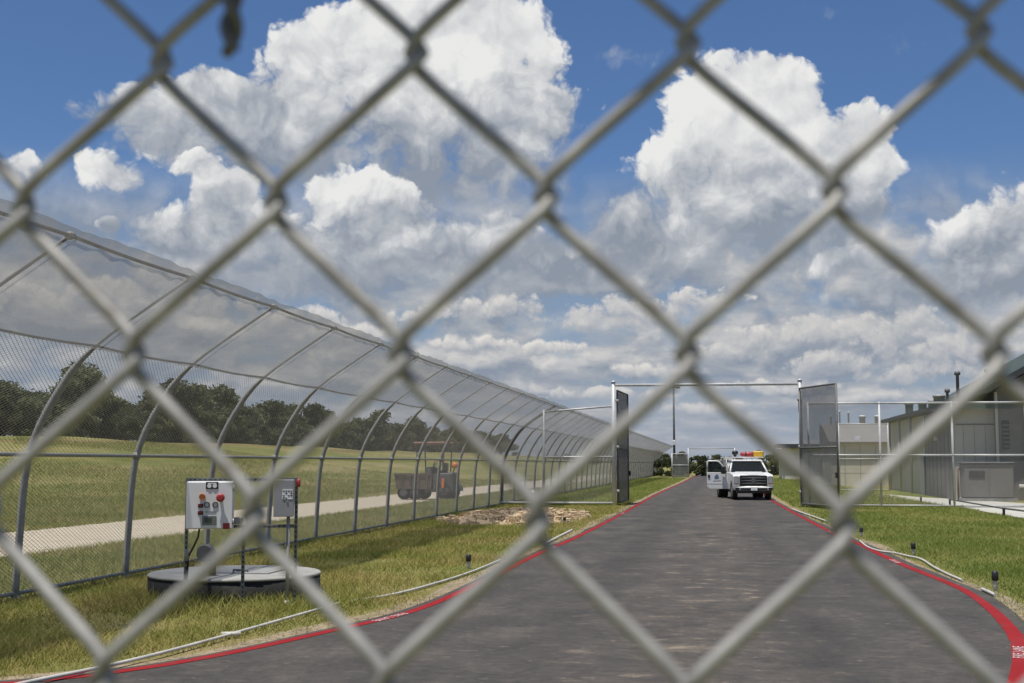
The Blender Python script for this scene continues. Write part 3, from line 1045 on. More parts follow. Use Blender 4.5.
def swing_gate():
    xl, xr = -4.30, 3.23
    t = thing('swing_gate', 'tall double-leaf gate with pipe header standing open over the road', 'gate', (xl, GY, 0))
    for x in (xl, xr):
        p = pipe(t, 'post', [(x, GY, -0.1), (x, GY, 5.06)], 0.085)
        MB().lathe([(0.10, 5.06), (0.10, 5.09), (0.04, 5.14)], 12, c=(x - xl, 0, 0)).build('post_cap', M['galv_pipe'], p)
    pipe(t, 'header', [(xl, GY + 0.02, 4.95), (xr, GY + 0.02, 4.93)], 0.055)
    def leaf(hx, hy, ex, ey, name_mat):
        hx2 = hx
        f = MB()
        q = Vector((xl, GY, 0))
        dirv = Vector((ex - hx, ey - hy, 0)).normalized()
        h, e = Vector((hx, hy, 0)) + dirv * 0.05, Vector((ex, ey, 0))
        for p in (h, e):
            f.tube([p - q + Vector((0, 0, 0.12)), p - q + Vector((0, 0, 4.76))], 0.04, 8)
        for z in (0.14, 2.35, 4.74):
            f.tube([h - q + Vector((0, 0, z)), e - q + Vector((0, 0, z))], 0.035, 8)
        lf = f.build('gate_leaf', M['galv_dull'], t)
        me = wire_panel(flat_path(4.55), (e - h).length, 0.036, 0.018, 0.0013)
        w = link('wire_mesh', me, M['galv_dull'], lf)
        w['kind'] = 'stuff'
        ang = math.atan2(dirv.y, dirv.x) - math.pi / 2
        w.matrix_local = Matrix.Translation(h - q + Vector((0, 0, 0.16))) @ Matrix.Rotation(ang, 4, 'Z')
        side = Vector((-dirv.y, dirv.x, 0)) * 0.02
        L = (e - h).length
        cl = []
        for j in range(9):
            for i in range(9):
                off = side * (1 + 0.25 * math.sin(i * 1.7 + j))
                pp = h - q + dirv * (L * i / 8) + off
                cl.append((pp.x, pp.y, 0.16 + 4.56 * j / 8))
        fs = [(j * 9 + i, j * 9 + i + 1, j * 9 + 10 + i, j * 9 + 9 + i) for j in range(8) for i in range(8)]
        MB().raw(cl, fs, True).build('mesh_cloth', M['gate_screen'], lf)
        for z in (0.6, 2.4, 4.3):
            MB().bevel_box(h - q - dirv * 0.05 + Vector((0, 0, z)), (0.16, 0.16, 0.12), 0.03).build('hinge', M['galv'], lf)
        MB().bevel_box(e - q + Vector((0, 0, 1.3)) - side * 3, (0.10, 0.16, 0.22), 0.02).build('latch', M['black'], lf)
    leaf(xl + 0.14, GY + 0.1, -3.97, GY + 3.6, None)
    leaf(xr - 0.05, GY - 0.08, 4.37, GY - 3.2, None)
swing_gate()

def wing_fence():
    t = thing('wing_fence', 'short pipe-framed fence bay joining curved fence to the left gate post', 'fence', (-7.20, GY, 0))
    pipe(t, 'post', [(-7.20, GY, -0.1), (-7.20, GY, 3.95)], 0.05)
    pipe(t, 'top_rail', [(-7.20, GY, 3.87), (-4.36, GY, 4.08)], 0.04)
    pipe(t, 'mid_rail', [(-7.20, GY - 0.02, 2.0), (-4.36, GY - 0.02, 2.0)], 0.035)
    pipe(t, 'bottom_rail', [(-9.0, GY - 0.02, 0.12), (-4.36, GY - 0.02, 0.12)], 0.04)
    pipe(t, 'brace', [(FX + x, GY + 0.03, z) for x, z in PROFILE[::5]], 0.06, M['galv_dull'])
    panel_obj(t, (-7.3, GY), (-4.36, GY), 0.15, 3.9)
    panel_obj(t, (-9.0, GY), (-7.38, GY), 0.15, 2.6)
wing_fence()

def straight_fence(label, x0, y0, x1, y1, n, h, mid, r=0.04, pitch=0.0718, low=True):
    t = thing('chain_link_fence', label, 'fence', (x0, y0, 0))
    for i in range(n + 1):
        x, y = x0 + (x1 - x0) * i / n, y0 + (y1 - y0) * i / n
        p = pipe(t, 'post', [(x, y, -0.1), (x, y, h + 0.05)], r)
        if i == n:
            break
        xx, yy = x0 + (x1 - x0) * (i + 1) / n, y0 + (y1 - y0) * (i + 1) / n
        pipe(t, 'top_rail', [(x, y - 0.01, h), (xx, yy - 0.01, h)], r * 0.85)
        pipe(t, 'mid_rail', [(x, y - 0.01, mid), (xx, yy - 0.01, mid)], r * 0.85)
        if low:
            pipe(t, 'bottom_rail', [(x, y - 0.01, 0.08), (xx, yy - 0.01, 0.08)], r * 0.7)
        panel_obj(t, (x, y), (xx, yy), 0.05, h - 0.03, None, pitch)
    return t
straight_fence('straight chain-link fence running from the gate past the grassy lawn to the beige buildings', 3.53, GY, 25.7, GY, 8, 4.13, 2.06, 0.045)
straight_fence('second chain-link fence standing close in front of the low cream wall', 7.4, 83.0, 10.4, 83.0, 1, 4.2, 2.0, 0.045, 0.14)

def far_gate():
    y = 156.0
    t = thing('far_gate', 'distant open pipe gate frame at the far end of the road', 'gate', (-3.7, y, 0))
    for x in (-5.7, -3.75, 1.75):
        pipe(t, 'post', [(x, y, -0.1), (x, y, 3.55 if x > -4 else 2.9)], 0.07)
    pipe(t, 'header', [(-3.75, y, 3.5), (1.75, y, 3.5)], 0.055)
    pipe(t, 'top_rail', [(-5.7, y, 2.85), (-3.75, y, 2.85)], 0.05)
    pipe(t, 'mid_rail', [(-5.7, y, 1.5), (-3.75, y, 1.5)], 0.05)
    me = MB().box((-1.0, 0, 1.4), (1.9, 0.02, 2.7)).build('mesh_cloth', M['gate_screen'], t)
far_gate()

# ------------------------------------------------------------------ buildings
def block(t, name, x0, x1, y0, y1, z0, z1, mat, bevel=0.0):
    l = t.location
    return MB().box(((x0 + x1) / 2 - l.x, (y0 + y1) / 2 - l.y, (z0 + z1) / 2), (x1 - x0, y1 - y0, z1 - z0)).build(name, mat, t, bevel=bevel)

def buildings():
    # tall dark building at the right edge
    t = thing('utility_building', 'tall grey-brown building with steep dark green gable eave behind a grey cabinet', 'building', (17.5, 62.0, 0)); big = t
    block(t, 'wall', 13.28, 22.0, 62.0, 62.55, -0.1, 5.2, M['grey_wall'])
    block(t, 'wall', 13.9, 22.0, 62.55, 75.0, -0.1, 5.2, M['grey_wall'])
    g = MB().prism([(13.28 - 17.5, 5.2), (22 - 17.5, 5.2), (0.14, 7.55)], 'y', 0.003, 12.9)
    g.build('gable', M['grey_wall'], t)
    rf = MB()
    for s in (-1, 1):
        xa, xb = (12.75 - 17.5, 17.64 - 17.5) if s < 0 else (22.5 - 17.5, 17.64 - 17.5)
        rf.prism([(xa, 5.02), (xb, 7.75), (xb, 8.0), (xa, 5.27)], 'y', -0.9, 13.3)
    rf.build('roof', M['roof_dark_green'], t)
    fas = MB()
    fas.prism([(12.72 - 17.5, 4.98), (17.64 - 17.5, 7.71), (17.64 - 17.5, 8.04), (12.72 - 17.5, 5.31)], 'y', -0.96, -0.90)
    fas.build('fascia', M['dark_roof'], t)
    lv = block(t, 'louvre', 13.52, 13.85, 61.93, 61.998, 2.4, 3.75, M['dark_roof'])
    for k in range(6):
        block(t, 'louvre_blade', 13.54, 13.83, 61.90, 61.935, 2.5 + k * 0.2, 2.56 + k * 0.2, M['grey_wall'])
    block(t, 'corner_trim', 13.24, 13.36, 61.94, 62.0, -0.05, 5.1, M['beige'])
    block(t, 'downpipe', 14.5, 14.6, 61.88, 61.98, 0.0, 5.1, M['galv_dull'])
    for k in range(16):
        block(t, 'wall_rib', 14.9 + k * 0.43, 14.93 + k * 0.43, 61.97, 62.0, 0.05, 5.15, M['grey_wall'])
    # beige building with flat green roof edge
    t = thing('service_building', 'beige flat-roofed building with green roof edge and grey side wall, vents on top', 'building', (12.3, 62.6, 0)); mid = t
    block(t, 'wall', 11.3, 13.9, 62.6, 73.0, -0.1, 4.35, M['beige'])
    sw = block(t, 'shaded_side_skin', 11.24, 11.30, 62.55, 71.0, 0.0, 4.3, M['grey_wall'])  # grey slab over the beige side wall; its shade is put into the colour
    block(t, 'roof', 11.0, 13.9, 62.1, 88.0, 4.40, 4.58, M['green_roof'])
    block(t, 'fascia', 10.96, 13.9, 62.04, 62.10, 4.30, 4.66, M['green_roof'])
    block(t, 'fascia', 10.94, 11.0, 62.1, 88.0, 4.42, 4.62, M['dark_roof'])
    for k in range(7):
        block(t, 'panel_joint', 11.225, 11.242, 63.6 + k * 1.2, 63.63 + k * 1.2, 0.05, 4.25, M['machine'])
    for k in range(3):
        block(t, 'panel_joint', 11.75 + k * 0.5, 11.765 + k * 0.5, 62.585, 62.6, 0.05, 3.5, M['grey_wall'])
    dr = block(t, 'door', 11.22, 11.245, 71.4, 72.3, 0.0, 2.1, M['panel_grey'])
    block(t, 'wall_light', 11.12, 11.24, 67.0, 67.25, 2.9, 3.1, M['panel_white'])
    block(t, 'band', 11.4, 13.27, 62.56, 62.598, 3.55, 3.62, M['grey_wall'])
    block(t, 'wall', 11.45, 13.9, 73.0, 87.5, -0.1, 4.39, M['cream'])
    for k in range(3):
        pipe(t, 'column', [(11.15, 75.5 + k * 4.6, 0), (11.15, 75.5 + k * 4.6, 4.40)], 0.07, M['beige'])
    def at(px, Y):
        return (px - VPX) * Y / FPX
    for px, ytop, Y, r in ((908, 405, 81, 0.24), (921, 404, 76, 0.24), (930, 402, 72, 0.18), (938, 397, 67, 0.28)):
        x, zt = max(at(px, Y), 11.3), EYE + (HORIZON - ytop) * Y / FPX
        v = MB().lathe([(r, 4.6 - 0), (r, zt - 0.1), (r * 1.15, zt - 0.1), (r * 1.15, zt), (r * 0.5, zt + 0.06)], 14, c=(x - 12.3, Y - 62.6, 0))
        v.build('roof_vent', M['galv'], t)
    for px, ytop, Y, r in ((946, 391, 66, 0.07), (956, 374, 66, 0.08), (983, 372, 70, 0.07)):
        x, zt = at(px, Y), EYE + (HORIZON - ytop) * Y / FPX
        v = MB().lathe([(r, 4.6), (r, zt - 0.18), (r * 1.9, zt - 0.15), (r * 1.9, zt), (r * 0.6, zt + 0.04)], 12, c=(x - 12.3, Y - 62.6, 0))
        v.build('flue_pipe', M['galv_dull'], t)
    # low cream wall
    t = thing('low_building', 'low cream block building with small white box on its roof, behind the fences', 'building', (12, 97, 0)); low = t
    block(t, 'wall', 8.2, 15.3, 97, 106, -0.1, 3.1, M['cream'])
    block(t, 'parapet', 8.12, 15.38, 96.92, 106.08, 3.1, 3.26, M['cream'])
    for k in range(6):
        block(t, 'panel_joint', 9.2 + k * 1.15, 9.23 + k * 1.15, 96.985, 97.0, 0.0, 3.1, M['grey_wall'])
    for k in range(2):
        block(t, 'course_joint', 8.2, 15.3, 96.988, 97.0, 1.0 + k, 1.02 + k, M['beige'])
    for x in (13.0, 13.6, 14.4):
        block(t, 'pilaster', x, x + 0.16, 96.86, 96.998, 0, 3.08, M['grey_wall'])
    block(t, 'roof_box', 10.0, 10.45, 97.4, 98.0, 3.26, 3.75, M['panel_white'], 0.02)
    MB().prism([(-0.35, 3.262), (9.3, 3.262), (9.3, 4.9), (7.0, 4.9), (-0.35, 3.36)], 'x', -3.95, 3.45).build('roof', M['grey_wall'], t)
    for x, z, r in ((8.9, 5.6, 0.07), (9.6, 6.0, 0.06), (10.3, 5.9, 0.07), (11.4, 5.6, 0.25), (12.6, 5.6, 0.22), (13.6, 5.4, 0.2)):
        MB().lathe([(r, 4.7), (r, z - 0.12), (r * 1.3, z - 0.12), (r * 1.3, z), (r * 0.5, z + 0.06)], 12, c=(x - 12, 7.6, 0)).build('roof_vent', M['galv_pipe'], t)
    # small off-white building
    t = thing('gatehouse', 'small off-white building with dark overhanging flat roof and wall lamp', 'building', (9, 132, 0)); small = t
    block(t, 'wall', 6.4, 12.5, 132, 140, -0.1, 3.3, M['white_wall'])
    block(t, 'roof', 5.9, 13.0, 131.4, 140.6, 3.3, 3.75, M['dark_roof'])
    block(t, 'door', 10.4, 11.3, 131.94, 131.998, 0, 2.1, M['panel_grey'])
    lamp = MB().tube([(-2.6, -0.05, 3.1), (-2.6, -0.5, 3.25), (-3.1, -0.9, 3.25)], 0.06, 8).lathe([(0.1, -0.15), (0.2, 0.1), (0.05, 0.15)], 10, c=(-3.1, -0.9, 3.2))
    lamp.build('wall_lamp', M['panel_white'], t)
    for o, dx, dy in ((big, -0.36, 1.5), (mid, -0.25, 1.4), (low, 0.2, 4.0), (small, 0.1, 7.0)):
        o.location.x += dx
        o.location.y += dy
buildings()

def cabinet():
    t = thing('electrical_cabinet', 'squat grey louvred cabinet on a plinth in front of beige wall', 'cabinet', (12.15, 62.2, 0))
    MB().box((0, 0, 0.06), (2.4, 1.3, 0.16)).build('plinth', M['concrete'], t)
    MB().bevel_box((0, 0, 0.93), (2.2, 1.1, 1.58), 0.04).build('body', M['grey_wall'], t)
    MB().bevel_box((0, 0, 1.75), (2.32, 1.2, 0.09), 0.03).build('lid', M['machine'], t)
    for s in (-0.54, 0.54):
        MB().box((s, -0.565, 0.85), (0.98, 0.03, 1.3)).build('door', M['grey_wall'], t)
    for k in range(5):
        MB().box((-0.54, -0.59, 1.1 + 0.07 * k), (0.7, 0.03, 0.025)).build('louvre_blade', M['machine'], t)
    t = thing('standpipe', 'rust-red standpipe beside the grey cabinet', 'pipe', (10.95, 62.6, 0))
    MB().tube([(0, 0, 0), (0, 0, 1.5)], 0.05, 10).build('riser', M['rust'], t)
    MB().tube([(0, 0, 1.45), (0.25, 0, 1.5)], 0.04, 8).build('outlet', M['rust'], t)
    t = thing('pale_pipe', 'pale lagged pipe lying low along the grey-brown wall', 'pipe', (13.85, 63.1, 0))
    MB().tube([(-0.1, 0, 0.62), (6, 0, 0.62)], 0.14, 10).build('run', M['pvc'], t)
    for x in (0.2, 2.0, 4.0):
        MB().box((x, 0, 0.24), (0.12, 0.2, 0.5)).build('support', M['galv_dull'], t)
cabinet()

def low_rail():
    pts = [G(921, 503), G(950, 505.5), G(1004, 516), G(1060, 524)]
    t = thing('low_pipe_rail', 'low dark pipe rail on short posts along the pale footpath', 'railing', (pts[0][0], pts[0][1], 0))
    for x, y in pts:
        pipe(t, 'post', [(x, y, -0.02), (x, y, 0.28)], 0.045, M['black'], 8)
    for a, b in zip(pts[1:-1], pts[2:]):
        pipe(t, 'rail', [(a[0], a[1], 0.25), (b[0], b[1], 0.25)], 0.03, M['galv_dull'], 8)
low_rail()

def light_pole():
    Y = 158.0
    x = (675.5 - VPX) * Y / FPX
    t = thing('light_pole', 'tall slim grey light pole beyond the distant gate', 'pole', (x, Y, 0))
    zt = EYE + (HORIZON - 388) * Y / FPX
    MB().tube([(0, 0, 0), (0, 0, zt)], [0.16, 0.10], 12).build('pole', M['machine'], t)
    MB().lathe([(0.3, 0), (0.3, 0.2), (0.16, 0.3)], 12).build('base', M['concrete'], t)
    MB().bevel_box((0, -0.2, EYE + (HORIZON - 443) * Y / FPX), (0.35, 0.3, 0.6), 0.04).build('control_box', M['panel_white'], t)
    MB().bevel_box((0, 0, zt + 0.05), (1.5, 0.25, 0.14), 0.03).build('lamp_bar', M['machine'], t)
    for s in (-0.55, 0.55):
        MB().bevel_box((s, -0.15, zt - 0.06), (0.5, 0.45, 0.2), 0.04).build('floodlight', M['galv_dull'], t)
light_pole()

# ------------------------------------------------------------------ control stand and concrete well cover
def control_stand():
    t = thing('control_stand', 'steel strut stand with white control panel and grey box before a round concrete base', 'control panel', (PY(241, 560, 15.05)[0], 15.05, 0), math.radians(18))
    zc = float(np.dot(_F, np.array([t.location.x, 15.05, -0.8])))
    X = lambda px: (px - 241.0) * zc / FPX * 1.01
    Z = lambda py: PY(241, py, 15.05)[1]
    def strut(x, z0, z1, name='post'):
        s = MB().box((x, 0.0, (z0 + z1) / 2), (0.041, 0.041, z1 - z0)).build(name, M['strut'], t)
        z = z0 + 0.06
        h = MB()
        while z < z1 - 0.03:
            h.bevel_box((x, -0.022, z), (0.016, 0.006, 0.032), 0.002)
            z += 0.06
        h.build('slots', M['black'], s)['kind'] = 'stuff'
        return s
    strut(X(188), -0.05, Z(478))
    strut(X(243), -0.05, Z(526))
    strut(X(294), -0.05, Z(478))
    for zz in (Z(479.5), Z(526.5)):
        b = MB().box((0.0, 0.045, zz), (X(295) - X(186), 0.041, 0.041)).build('cross_bar', M['strut'], t)
        h = MB()
        x = X(190)
        while x < X(292):
            h.bevel_box((x, 0.022, zz), (0.034, 0.006, 0.016), 0.002)
            x += 0.06
        h.build('slots', M['black'], b)['kind'] = 'stuff'
    # white panel
    x0, x1, z0, z1 = X(188.5), X(233.5), Z(528), Z(481)
    cx, cz = (x0 + x1) / 2, (z0 + z1) / 2
    p = MB().box((cx, -0.12, cz), (x1 - x0, 0.20, z1 - z0)).build('control_panel', M['panel_white'], t, bevel=0.012)
    d = MB().box((cx, -0.226, cz), (x1 - x0 - 0.02, 0.016, z1 - z0 - 0.02)).build('door', M['panel_white'], p, bevel=0.006)
    f = -0.236
    n = MB().box((X(213), f, Z(485)), (0.145, 0.008, 0.085)).build('name_plate', M['black'], p)
    pl = MB()
    for dx in (-0.032, 0.032):
        pl.lathe([(0.026, f - 0.010), (0.026, f - 0.004)], 12, 'y', (X(213) + dx, 0, Z(485.4)))
    pl.box((X(213), f - 0.007, Z(483)), (0.10, 0.006, 0.012))
    pl.build('emblem', M['print_white'], p)
    def button(px, py, r, mat, depth, nm):
        MB().lathe([(r, f - depth), (r * 0.95, f - depth - 0.01), (r, f)][::-1], 16, 'y', (X(px), 0, Z(py))).build(nm, mat, p)
    button(204, 496, 0.036, M['orange'], 0.05, 'warning_lamp')
    bz = MB().lathe([(0.026, f - 0.075), (0.05, f - 0.07), (0.05, f - 0.045), (0.02, f - 0.03), (0.02, f)][::-1], 16, 'y', (X(221.5), 0, Z(497)))
    bz.build('stop_button', M['red'], p)
    for py in (505, 512):
        MB().box((X(202.5), f, Z(py)), (0.062, 0.006, 0.045)).build('switch_plate', M['black'], p)
        button(202.5, py - 0.5, 0.022, M['red'], 0.03, 'push_button')
    for dx in (-4, 4):
        rg = MB()
        c = (X(212.5 + dx), Z(504))
        rg.tube([(c[0] + 0.030 * math.cos(a), f - 0.003, c[1] + 0.030 * math.sin(a)) for a in np.linspace(0, 2 * math.pi, 17)], 0.006, 6)
        rg.build('dial_ring', M['black'], p)
    MB().box((X(212.5), f, Z(511)), (0.12, 0.005, 0.02)).build('text_plate', M['panel_grey'], p)
    m = MB().box((X(211), f, Z(519.5)), (0.165, 0.012, 0.11)).build('meter', M['strut'], p)
    MB().box((X(210), f - 0.008, Z(519)), (0.085, 0.006, 0.06)).build('display', M['lcd'], m)
    MB().box((X(227.3), f, Z(525)), (0.080, 0.005, 0.072)).build('sticker', M['red'], p)
    for zz in (cz - 0.2, cz + 0.2):
        MB().tube([(x1 + 0.004, -0.225, zz - 0.035), (x1 + 0.004, -0.225, zz + 0.035)], 0.009, 6).build('hinge', M['chrome'], p)
    # grey box
    x0, x1, z0, z1 = X(272), X(292), Z(516.5), Z(479.5)
    b = MB().box(((x0 + x1) / 2, -0.10, (z0 + z1) / 2), (x1 - x0, 0.16, z1 - z0)).build('junction_box', M['panel_grey'], t, bevel=0.01)
    l = MB().box((X(285.5), -0.183, Z(494)), (0.125, 0.004, 0.12)).build('label_plate', M['print_white'], b)
    mk = MB()
    rr = random.Random(5)
    for r_ in range(4):
        for c_ in range(4):
            if rr.random() < 0.75:
                mk.box((X(285.5) - 0.045 + c_ * 0.03, -0.187, Z(494) - 0.045 + r_ * 0.028), (0.022, 0.003, 0.012))
    mk.build('print', M['black'], b)
    MB().lathe([(0.012, -0.19), (0.012, -0.18)], 10, 'y', (X(285.5), 0, Z(501))).build('lock', M['chrome'], b)
    MB().box((X(238), -0.06, Z(520.5)), (0.10, 0.09, 0.085)).build('conduit_box', M['concrete'], t, bevel=0.008)
    MB().lathe([(0.02, Z(487)), (0.024, Z(486)), (0.024, Z(481)), (0.014, Z(479))], 12, c=(X(296), -0.045, 0)).build('beacon', M['red'], t)
    MB().tube([(X(286.5), -0.1, Z(516)), (X(286.5), -0.1, 0.0)], 0.021, 10).build('conduit', M['galv'], t)
    MB().tube([(X(286.5), -0.1, 0.0), (X(286.5), -0.1, 0.09)], 0.028, 10).build('conduit_foot', M['pvc'], t)
    MB().tube([(X(201), -0.1, Z(527)), (X(200), -0.11, Z(536)), (X(196), -0.08, Z(545)), (X(190.5), -0.03, Z(556)), (X(189.5), -0.03, Z(580))], 0.012, 8).build('cable', M['black'], t)
    MB().tube([(X(189), -0.03, Z(560)), (X(189), -0.03, Z(548))], 0.028, 8).build('conduit', M['galv'], t)
control_stand()

def well_base():
    cx, cy, r = PY(235, 585, 16.55)[0], 16.55, 1.13
    t = thing('concrete_well_cover', 'round dark-sided concrete well base with a pale flat top in rough grass', 'well', (cx, cy, 0))
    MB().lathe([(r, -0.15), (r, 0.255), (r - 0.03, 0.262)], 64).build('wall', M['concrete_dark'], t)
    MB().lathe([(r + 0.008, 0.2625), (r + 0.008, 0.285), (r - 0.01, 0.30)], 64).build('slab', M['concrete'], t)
    h = MB().box((0.15, 0.1, 0.307), (0.85, 0.85, 0.018)).build('hatch', M['galv'], t)
    MB().tube([(0.05, -0.2, 0.318), (0.05, -0.2, 0.34), (0.25, -0.2, 0.34), (0.25, -0.2, 0.318)], 0.012, 6).build('hatch_handle', M['galv_dull'], h)
    # vent stub with flap
    x, y = PY(212.5, 570, 15.95)[0] - cx, 15.95 - cy
    v = MB().tube([(x, y, 0.31), (x, y, 0.52)], 0.045, 14).build('vent_pipe', M['rust'], t)
    MB().tube([(x, y, 0.50), (x - 0.01, y, 0.60), (x - 0.05, y - 0.03, 0.66), (x - 0.09, y - 0.06, 0.62)], 0.058, 12).build('elbow', M['galv_dull'], v)
    MB().lathe([(0.10, -0.02), (0.12, 0.0), (0.10, 0.02)], 18, 'y', (x - 0.07, y - 0.09, 0.59)).build('flap', M['galv_dull'], v)
well_base()

# ------------------------------------------------------------------ small ground things
def marker(px, py, h, label, group=None):
    x, y = G(px, py)
    t = thing('path_light', label, 'path light', (x, y, 0), 0, group)
    MB().lathe([(0.034, -0.05), (0.030, h * 0.55), (0.028, h * 0.56)], 12).build('stem', M['pvc'], t)
    MB().lathe([(0.040, h * 0.52), (0.046, h * 0.56), (0.046, h * 0.94), (0.030, h)], 12).build('cap', M['black'], t)
marker(468.5, 569, 0.24, 'short black-capped white path light beside left red line, near the soil heap')
marker(564.5, 524, 0.20, 'tiny black-capped path light at the end of the soil heap')
marker(995.5, 591, 0.27, 'black-capped path light in grass where right red line bends hardest')
marker(913.5, 556, 0.25, 'black-capped path light beside the looping white hose on the right')
marker(861.5, 537, 0.23, 'black-capped path light at the start of the looping white hose')

def hose(label, pts, r, mat, wav=0.0, name='irrigation_pipe', cat='pipe'):
    w = [(*G(px, py, z), z) for px, py, z in pts]
    s = spline(w, 60)
    x0, y0 = s[0][0], s[0][1]
    t = thing(name, label, cat, (x0, y0, 0))
    MB().tube([(p[0] - x0, p[1] - y0, p[2] + wav * math.sin(i * 0.9)) for i, p in enumerate(s)], r, 8).build('run', mat, t)
    return t, s
t, s = hose('straight white plastic pipe lying along the left road edge past the control stand', [(-40, 699, .045), (24, 683, .045), (97, 668, .045), (161, 653, .045), (235, 633, .045), (312, 611, .045), (340, 603, .045)], 0.017, M['pvc'])
c = s[int(len(s) * 0.55)]
MB().tube([(c[0] - s[0][0] - 0.09, c[1] - s[0][1] - 0.03, 0.046), (c[0] - s[0][0] + 0.09, c[1] - s[0][1] + 0.03, 0.046)], 0.024, 10).build('coupling', M['pvc'], t)
hose('thin white pipe half hidden in grass by the left red line', [(352, 601, .03), (390, 595, .03), (426, 586, .03), (468, 573, .03), (500, 560, .03)], 0.018, M['pvc'])
hose('short white pipe end by the left red line near the gate', [(543, 545, .03), (560, 536, .03), (572, 530, .03)], 0.03, M['pvc'])
hose('looping white hose snaking along the right road edge', [(860, 541, .03), (868, 547, .03), (880, 551, .03), (895, 553, .03), (908, 556, .03), (921, 559, .03), (934, 567, .03), (948, 574, .03), (962, 580, .03)], 0.019, M['pvc'])
hose('short stub of white hose in stony soil by the right red line', [(982, 589, .03), (989, 592, .04), (995, 595, .03)], 0.022, M['pvc'])
hose('white hose lying by the right road edge beside the gate leaf', [(792, 509, .04), (800, 512, .04), (812, 516, .04), (826, 521, .04)], 0.026, M['pvc'])

def capped_pipe():
    x, y = G(533, 503)
    t = thing('capped_standpipe', 'white capped pipe standing behind the soil heap', 'pipe', (x, y, 0))
    MB().tube([(0, 0, -0.05), (0, 0, 0.42)], 0.06, 12).build('riser', M['pvc'], t)
    MB().lathe([(0.085, 0.40), (0.085, 0.50), (0.04, 0.55)], 12).build('cap', M['print_white'], t)
capped_pipe()

def soil_heap():
    cx, cy, rx, ry = -6.35, 40.5, 2.35, 6.0
    r = np.random.default_rng(21)
    n, m = 64, 64
    V = []
    for j in range(m + 1):
        for i in range(n + 1):
            u, v = 2 * i / n - 1, 2 * j / m - 1
            d = math.hypot(u, v)
            h = max(0.0, 1 - d ** 1.6)
            z = 0.20 * h + h ** 0.5 * 0.11 * r.uniform(-0.5, 1) - 0.03
            V.append((u * rx, v * ry, z))
    w = n + 1
    fs = [(j * w + i, j * w + i + 1, j * w + w + i + 1, j * w + w + i) for j in range(m) for i in range(n)]
    t = thing('soil_heap', 'low heap of dry tan soil and clods dumped on grass beside the gate', 'soil heap', (cx, cy, 0))
    MB().raw(V, fs, True).build('mound', M['soil'], t)
    c = MB()
    rr = random.Random(8)
    for k in range(420):
        a, d = rr.uniform(0, 6.28), math.sqrt(rr.random()) * 0.97
        u, v = d * math.cos(a), d * math.sin(a)
        s = rr.uniform(0.03, 0.12)
        z = 0.20 * max(0, 1 - d ** 1.6)
        pts = [Vector((rr.uniform(.6, 1) * sx * s, rr.uniform(.6, 1) * sy * s, rr.uniform(.5, .9) * sz * s)) + Vector((u * rx, v * ry, z + s * 0.3)) for sz in (-1, 1) for sy in (-1, 1) for sx in (-1, 1)]
        c.raw(pts, [(0, 2, 3, 1), (4, 5, 7, 6), (0, 1, 5, 4), (2, 6, 7, 3), (0, 4, 6, 2), (1, 3, 7, 5)])
    c.build('clods', M['soil'], t)['kind'] = 'stuff'
soil_heap()

# ------------------------------------------------------------------ vehicles
def wheel(t, x, y, r, w, name='wheel', hub=None, dish=0.02):
    """wheel on an axle along x"""
    o = MB().lathe([(r * 0.6, -w / 2 + 0.02), (r * 0.93, -w / 2), (r, -w / 2 + 0.04), (r, w / 2 - 0.04), (r * 0.93, w / 2), (r * 0.6, w / 2 - 0.02)], 28, 'x', (x, y, r)).build(name, M['rubber'], t)
    s = 1 if x > 0 else -1
    MB().lathe([(r * 0.60, -w / 2 + 0.015), (r * 0.58, -w / 2 + 0.05), (r * 0.58, w / 2 - 0.05), (r * 0.60, w / 2 - 0.015)], 20, 'x', (x, y, r)).build('rim', hub or M['steel_rim'], o)
    MB().lathe([(r * 0.2, -w / 2 - 0.01), (r * 0.2, w / 2 + 0.01)], 12, 'x', (x, y, r)).build('hub', hub or M['steel_rim'], o)
    return o

def arch(cy, cz, r, a0, a1, n=9):
    return [(cy + r * math.cos(math.radians(a)), cz + r * math.sin(math.radians(a))) for a in np.linspace(a0, a1, n)]

